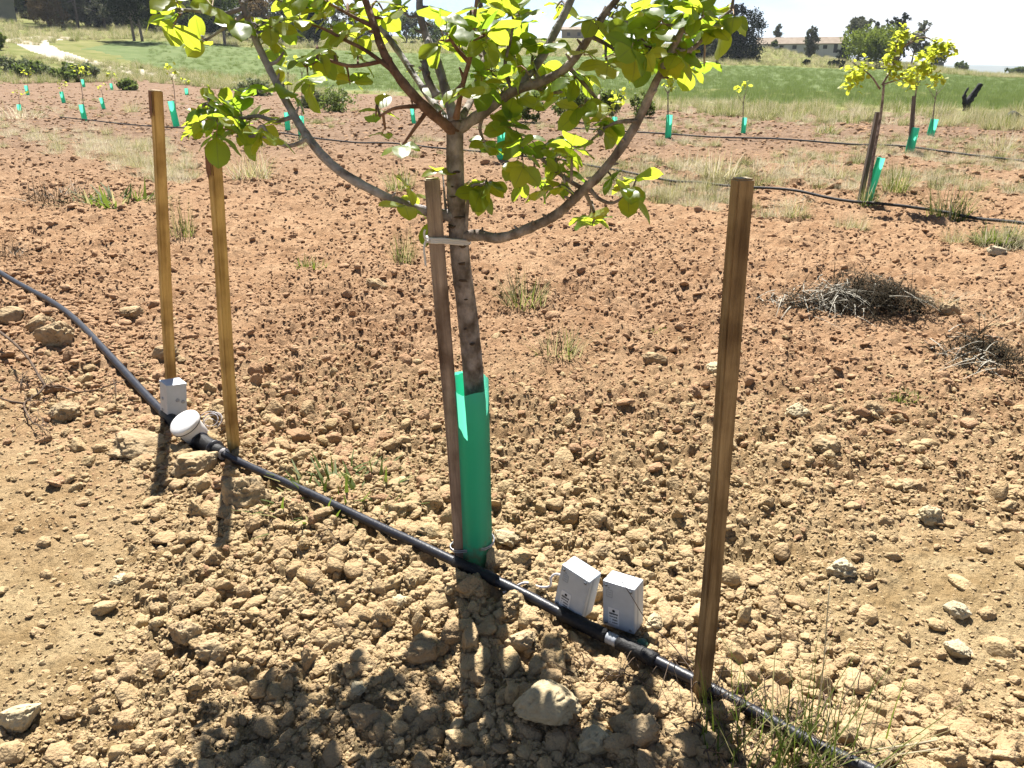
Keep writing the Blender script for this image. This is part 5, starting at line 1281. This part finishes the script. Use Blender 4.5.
bg_tree(874, 225, 42, 22, 'round', 'cr_euc', 'tall grey-green eucalyptus at right, right one of two', None, 'tree', 2200)
bg_tree(893, 190, 48, 24, 'column', 'cr_dark', 'dark upright tree behind the bright green bush', None, 'conifer', 3000)
bg_tree(869, 160, 40, 58, 'bush', 'cr_bright', 'bright green rounded bush behind the field at right', None, 'bush', 7000, cat='bush')
bg_tree(910, 200, 38, 30, 'round', 'cr_euc', 'pale grey-green tree behind the large sapling crown', None, 'tree', 2200)
bg_tree(930, 190, 26, 30, 'bush', 'cr_olive', 'low olive green tree right of the bright bush', None, 'bush', 2000, cat='bush')
bg_tree(962, 260, 10, 16, 'bush', 'cr_olive', 'small round bush left of the grey shed', None, 'bush', 900, cat='bush')
bg_tree(1016, 280, 9, 22, 'bush', 'cr_olive', 'low bush at the right picture edge on the horizon', None, 'bush', 900, cat='bush')
bg_tree(806, 158, 7, 10, 'bush', 'cr_dark', 'small dark bush at the far edge of the field, left one', None, 'bush', 500, cat='bush')
bg_tree(836, 158, 6, 19, 'bush', 'cr_dark', 'low dark bush at the far edge of the field, right one', None, 'bush', 700, cat='bush')
# left hand wood
rr = random.Random(3)
bg_tree(143, 140, 60, 66, 'round', 'cr_dark', 'broad dark tree casting a pool of shade at the far side of the field', None, 'tree', 6000, stems=2)
bg_tree(228, 150, 62, 64, 'round', 'cr_olive', 'spreading olive green tree right of the broad dark one', None, 'tree', 5000)
bg_tree(318, 165, 66, 30, 'column', 'cr_dark', 'tall dark cypress seen between the leaves of the young tree', None, 'conifer', 4500)
for i, (px, d, hp, wp, kd, m) in enumerate([(-60, 190, 70, 70, 'round', 'cr_euc'), (-20, 205, 66, 60, 'round', 'cr_olive'), (6, 215, 60, 40, 'round', 'cr_dark'), (28, 222, 60, 50, 'round', 'cr_euc'), (46, 205, 50, 34, 'round', 'cr_olive'), (58, 172, 56, 40, 'round', 'cr_brown'), (72, 182, 60, 44, 'round', 'cr_olive'), (86, 176, 60, 40, 'round', 'cr_euc'), (96, 188, 60, 40, 'round', 'cr_dark'), (112, 182, 62, 42, 'round', 'cr_olive'), (124, 196, 64, 46, 'round', 'cr_brown'), (160, 190, 60, 46, 'round', 'cr_olive'), (176, 178, 56, 40, 'round', 'cr_euc'), (196, 192, 58, 46, 'round', 'cr_olive'), (214, 182, 52, 40, 'round', 'cr_dark'), (250, 188, 56, 44, 'round', 'cr_euc'), (268, 178, 52, 38, 'round', 'cr_brown'), (286, 190, 54, 42, 'round', 'cr_olive'), (304, 196, 52, 36, 'round', 'cr_euc'), (338, 230, 34, 30, 'round', 'cr_euc'), (362, 235, 32, 34, 'round', 'cr_euc'), (388, 225, 28, 34, 'round', 'cr_olive'), (408, 240, 34, 30, 'round', 'cr_euc'), (430, 230, 24, 34, 'round', 'cr_olive'), (452, 250, 22, 30, 'bush', 'cr_euc'), (480, 270, 18, 34, 'bush', 'cr_olive'), (512, 270, 18, 30, 'bush', 'cr_euc')]):
    bg_tree(px, d, hp, wp * 1.15, 'full' if kd == 'round' and i % 3 else kd, m, {'cr_euc': 'grey-green tree', 'cr_olive': 'olive green tree', 'cr_brown': 'rusty brown tree', 'cr_dark': 'dark leaved tree'}[m] + (' in the dense wood along the upper left skyline' if px < 325 else ' in the thin tree line behind the young tree crown'), GL, 'tree', 5200 if px < 325 else 2400)
for i in range(34):       # undergrowth closing the wood
    px = -60 + i * 12 + rr.uniform(-5, 5); d = 186 + rr.uniform(-10, 20)
    if -12 < px < 42: d += 32
    bg_tree(px, d, rr.uniform(18, 30), rr.uniform(26, 38), 'bush', rr.choice(['cr_olive', 'cr_olive', 'cr_euc', 'cr_dark']), 'undergrowth bush between the trunks of the upper left wood', 'undergrowth bushes in the wood', 'bush', 2200, cat='bush')
# hedge of shrubs on the bank behind the young tree, and weeds by the path
for px, py, wp, hp, m, lab in ((525, 122, 44, 34, 'shrub', 'dark green shrub on the bank right of the fork'), (565, 122, 54, 46, 'shrub', 'leafy green shrub on the bank behind the leaf cluster'), (605, 124, 48, 44, 'shrub', 'leafy green shrub on the bank left of the long right branch'), (640, 118, 36, 30, 'shrub', 'pale leafy shrub at the right end of the bank shrubs'),
        (345, 112, 58, 20, 'shrub', 'dark rounded bush at the field edge behind the left leaves'), (312, 108, 40, 13, 'shrub_grey', 'grey-green low bush left of the dark rounded bush'), (62, 74, 30, 12, 'shrub', 'dark green bush beside the path at far left'), (38, 72, 30, 11, 'shrub_grey', 'grey-green bush by the path left of the dark one'), (12, 68, 34, 15, 'shrub_grey', 'grey-green bush at the far left picture edge'), (92, 78, 30, 14, 'shrub_grey', 'low weedy bush by the path right of the dark one'), (5, 42, 16, 18, 'cr_bright', 'bright green bush at the left picture edge below the hut'), (30, 70, 26, 11, 'shrub', 'dark green leafy clump on the path verge, between grey-green bushes'), (76, 77, 26, 10, 'shrub', 'dark green leafy clump on the path verge below the path bend'), (128, 90, 26, 9, 'shrub', 'dark weed clump at the orchard edge just left of the leftmost stake top'), (255, 96, 40, 12, 'shrub_grey', 'grey-green weed clump on the verge behind the left branch')):
    p = cast(px, py); d = p.xy.length
    if py < 90: p = at_d(px, {62: 86, 38: 88, 12: 92, 92: 84, 5: 118, 30: 88, 76: 82}.get(px, 95)); d = p.xy.length
    k = d / 926; rr2 = random.Random(px); o = empty('shrub', p, lab, 'shrub', 'shrubs round the field edge')
    me = crown_mesh('foliage', tree_shape('bush', hp * k * 1.15, wp * k, rr2), 1500, max(.05, .0016 * d), px, M[m]); c = bpy.data.objects.new('foliage', me); COL.objects.link(c); c.parent = o; c.location = (0, 0, -.12 * hp * k)

# ------------------------------------------------------------------ buildings
def building(px, d, wpx, hpx, roof_px, depth, name, wall_m, roof_m, label, openings, gable=True, rz=0.0, chimney=False):
    p = at_d(px, d); k = d / 926; W, Hh, Rh = wpx * k, hpx * k, roof_px * k; o = empty(name, p, label, 'building', None, -az_of(px) + rz)
    b_ = MB(); b_.box((0, 0, Hh / 2 - .5), (W, depth, Hh + 1)); b_.build('wall', M[wall_m], o)
    r = MB(); e = .35
    if gable:
        vs = [(-W / 2 - e, -depth / 2 - e, Hh), (W / 2 + e, -depth / 2 - e, Hh), (W / 2 + e, depth / 2 + e, Hh), (-W / 2 - e, depth / 2 + e, Hh), (-W / 2 - e, 0, Hh + Rh), (W / 2 + e, 0, Hh + Rh)]
        vs += [(a, b, c - .18) for a, b, c in vs[:4]]
        r.add(vs, [(0, 1, 5, 4), (2, 3, 4, 5), (0, 4, 3), (1, 2, 5), (6, 7, 1, 0), (7, 8, 2, 1), (8, 9, 3, 2), (9, 6, 0, 3), (9, 8, 7, 6)], 0, False)
    else:
        r.box((0, 0, Hh + .15), (W + e, depth + e, .3))
    r.build('roof', M[roof_m], o)
    for (fx, w, z0, h, nm) in openings:
        q = MB(); q.box((fx * W, -depth / 2 - .02, z0 + h / 2), (w, .06, h)); q.build(nm, M['opening'], o)
    return o
building(796, 235, 82, 8.5, 6.5, 7, 'farm_building', 'wall_white', 'roof', 'long low whitewashed farm building with tan tiled roof on the right skyline', [(-.34, .9, 0, 2.0, 'door'), (-.2, 1.0, .9, .9, 'window'), (-.05, 1.0, .9, .9, 'window'), (.12, 1.0, .9, .9, 'window'), (.3, 1.0, .9, .9, 'window'), (.42, .9, 0, 2.0, 'door')])
building(11, 186, 26, 15, 1, 5, 'hut', 'wall_grey', 'wall_grey', 'small grey flat-roofed hut at the upper left corner', [(-.3, .8, 0, 1.9, 'door')], gable=False)
building(578, 330, 36, 9, 3, 9, 'stone_building', 'wall_tan', 'roof', 'distant tan stone building seen through the young tree crown', [(-.3, 1.2, 1, 1.2, 'window'), (.0, 1.2, 1, 1.2, 'window'), (.3, 1.2, 1, 1.2, 'window')])
building(930, 300, 22, 6, 2, 8, 'shed', 'shed', 'shed', 'low dark grey shed on the horizon at right', [(-.2, 2.4, 0, 1.7, 'door')])

# ------------------------------------------------------------------ thin spring haze
hb = MB(); hb.box((0, 2600, 59), (16000, 9600, 142)); hz = hb.build('haze', [])
hm = bpy.data.materials.new('air'); hm.use_nodes = True; hn = hm.node_tree.nodes; hn.remove(hn['Principled BSDF'])
pv = hn.new('ShaderNodeVolumePrincipled'); pv.inputs['Color'].default_value = (.80, .88, 1.0, 1); pv.inputs['Density'].default_value = 0.00014; pv.inputs['Anisotropy'].default_value = .2
hm.node_tree.links.new(pv.outputs['Volume'], hn['Material Output'].inputs['Volume']); hz.data.materials.append(hm); tag(hz, 'pale haze in the air over the far fields', 'haze', kind='stuff')
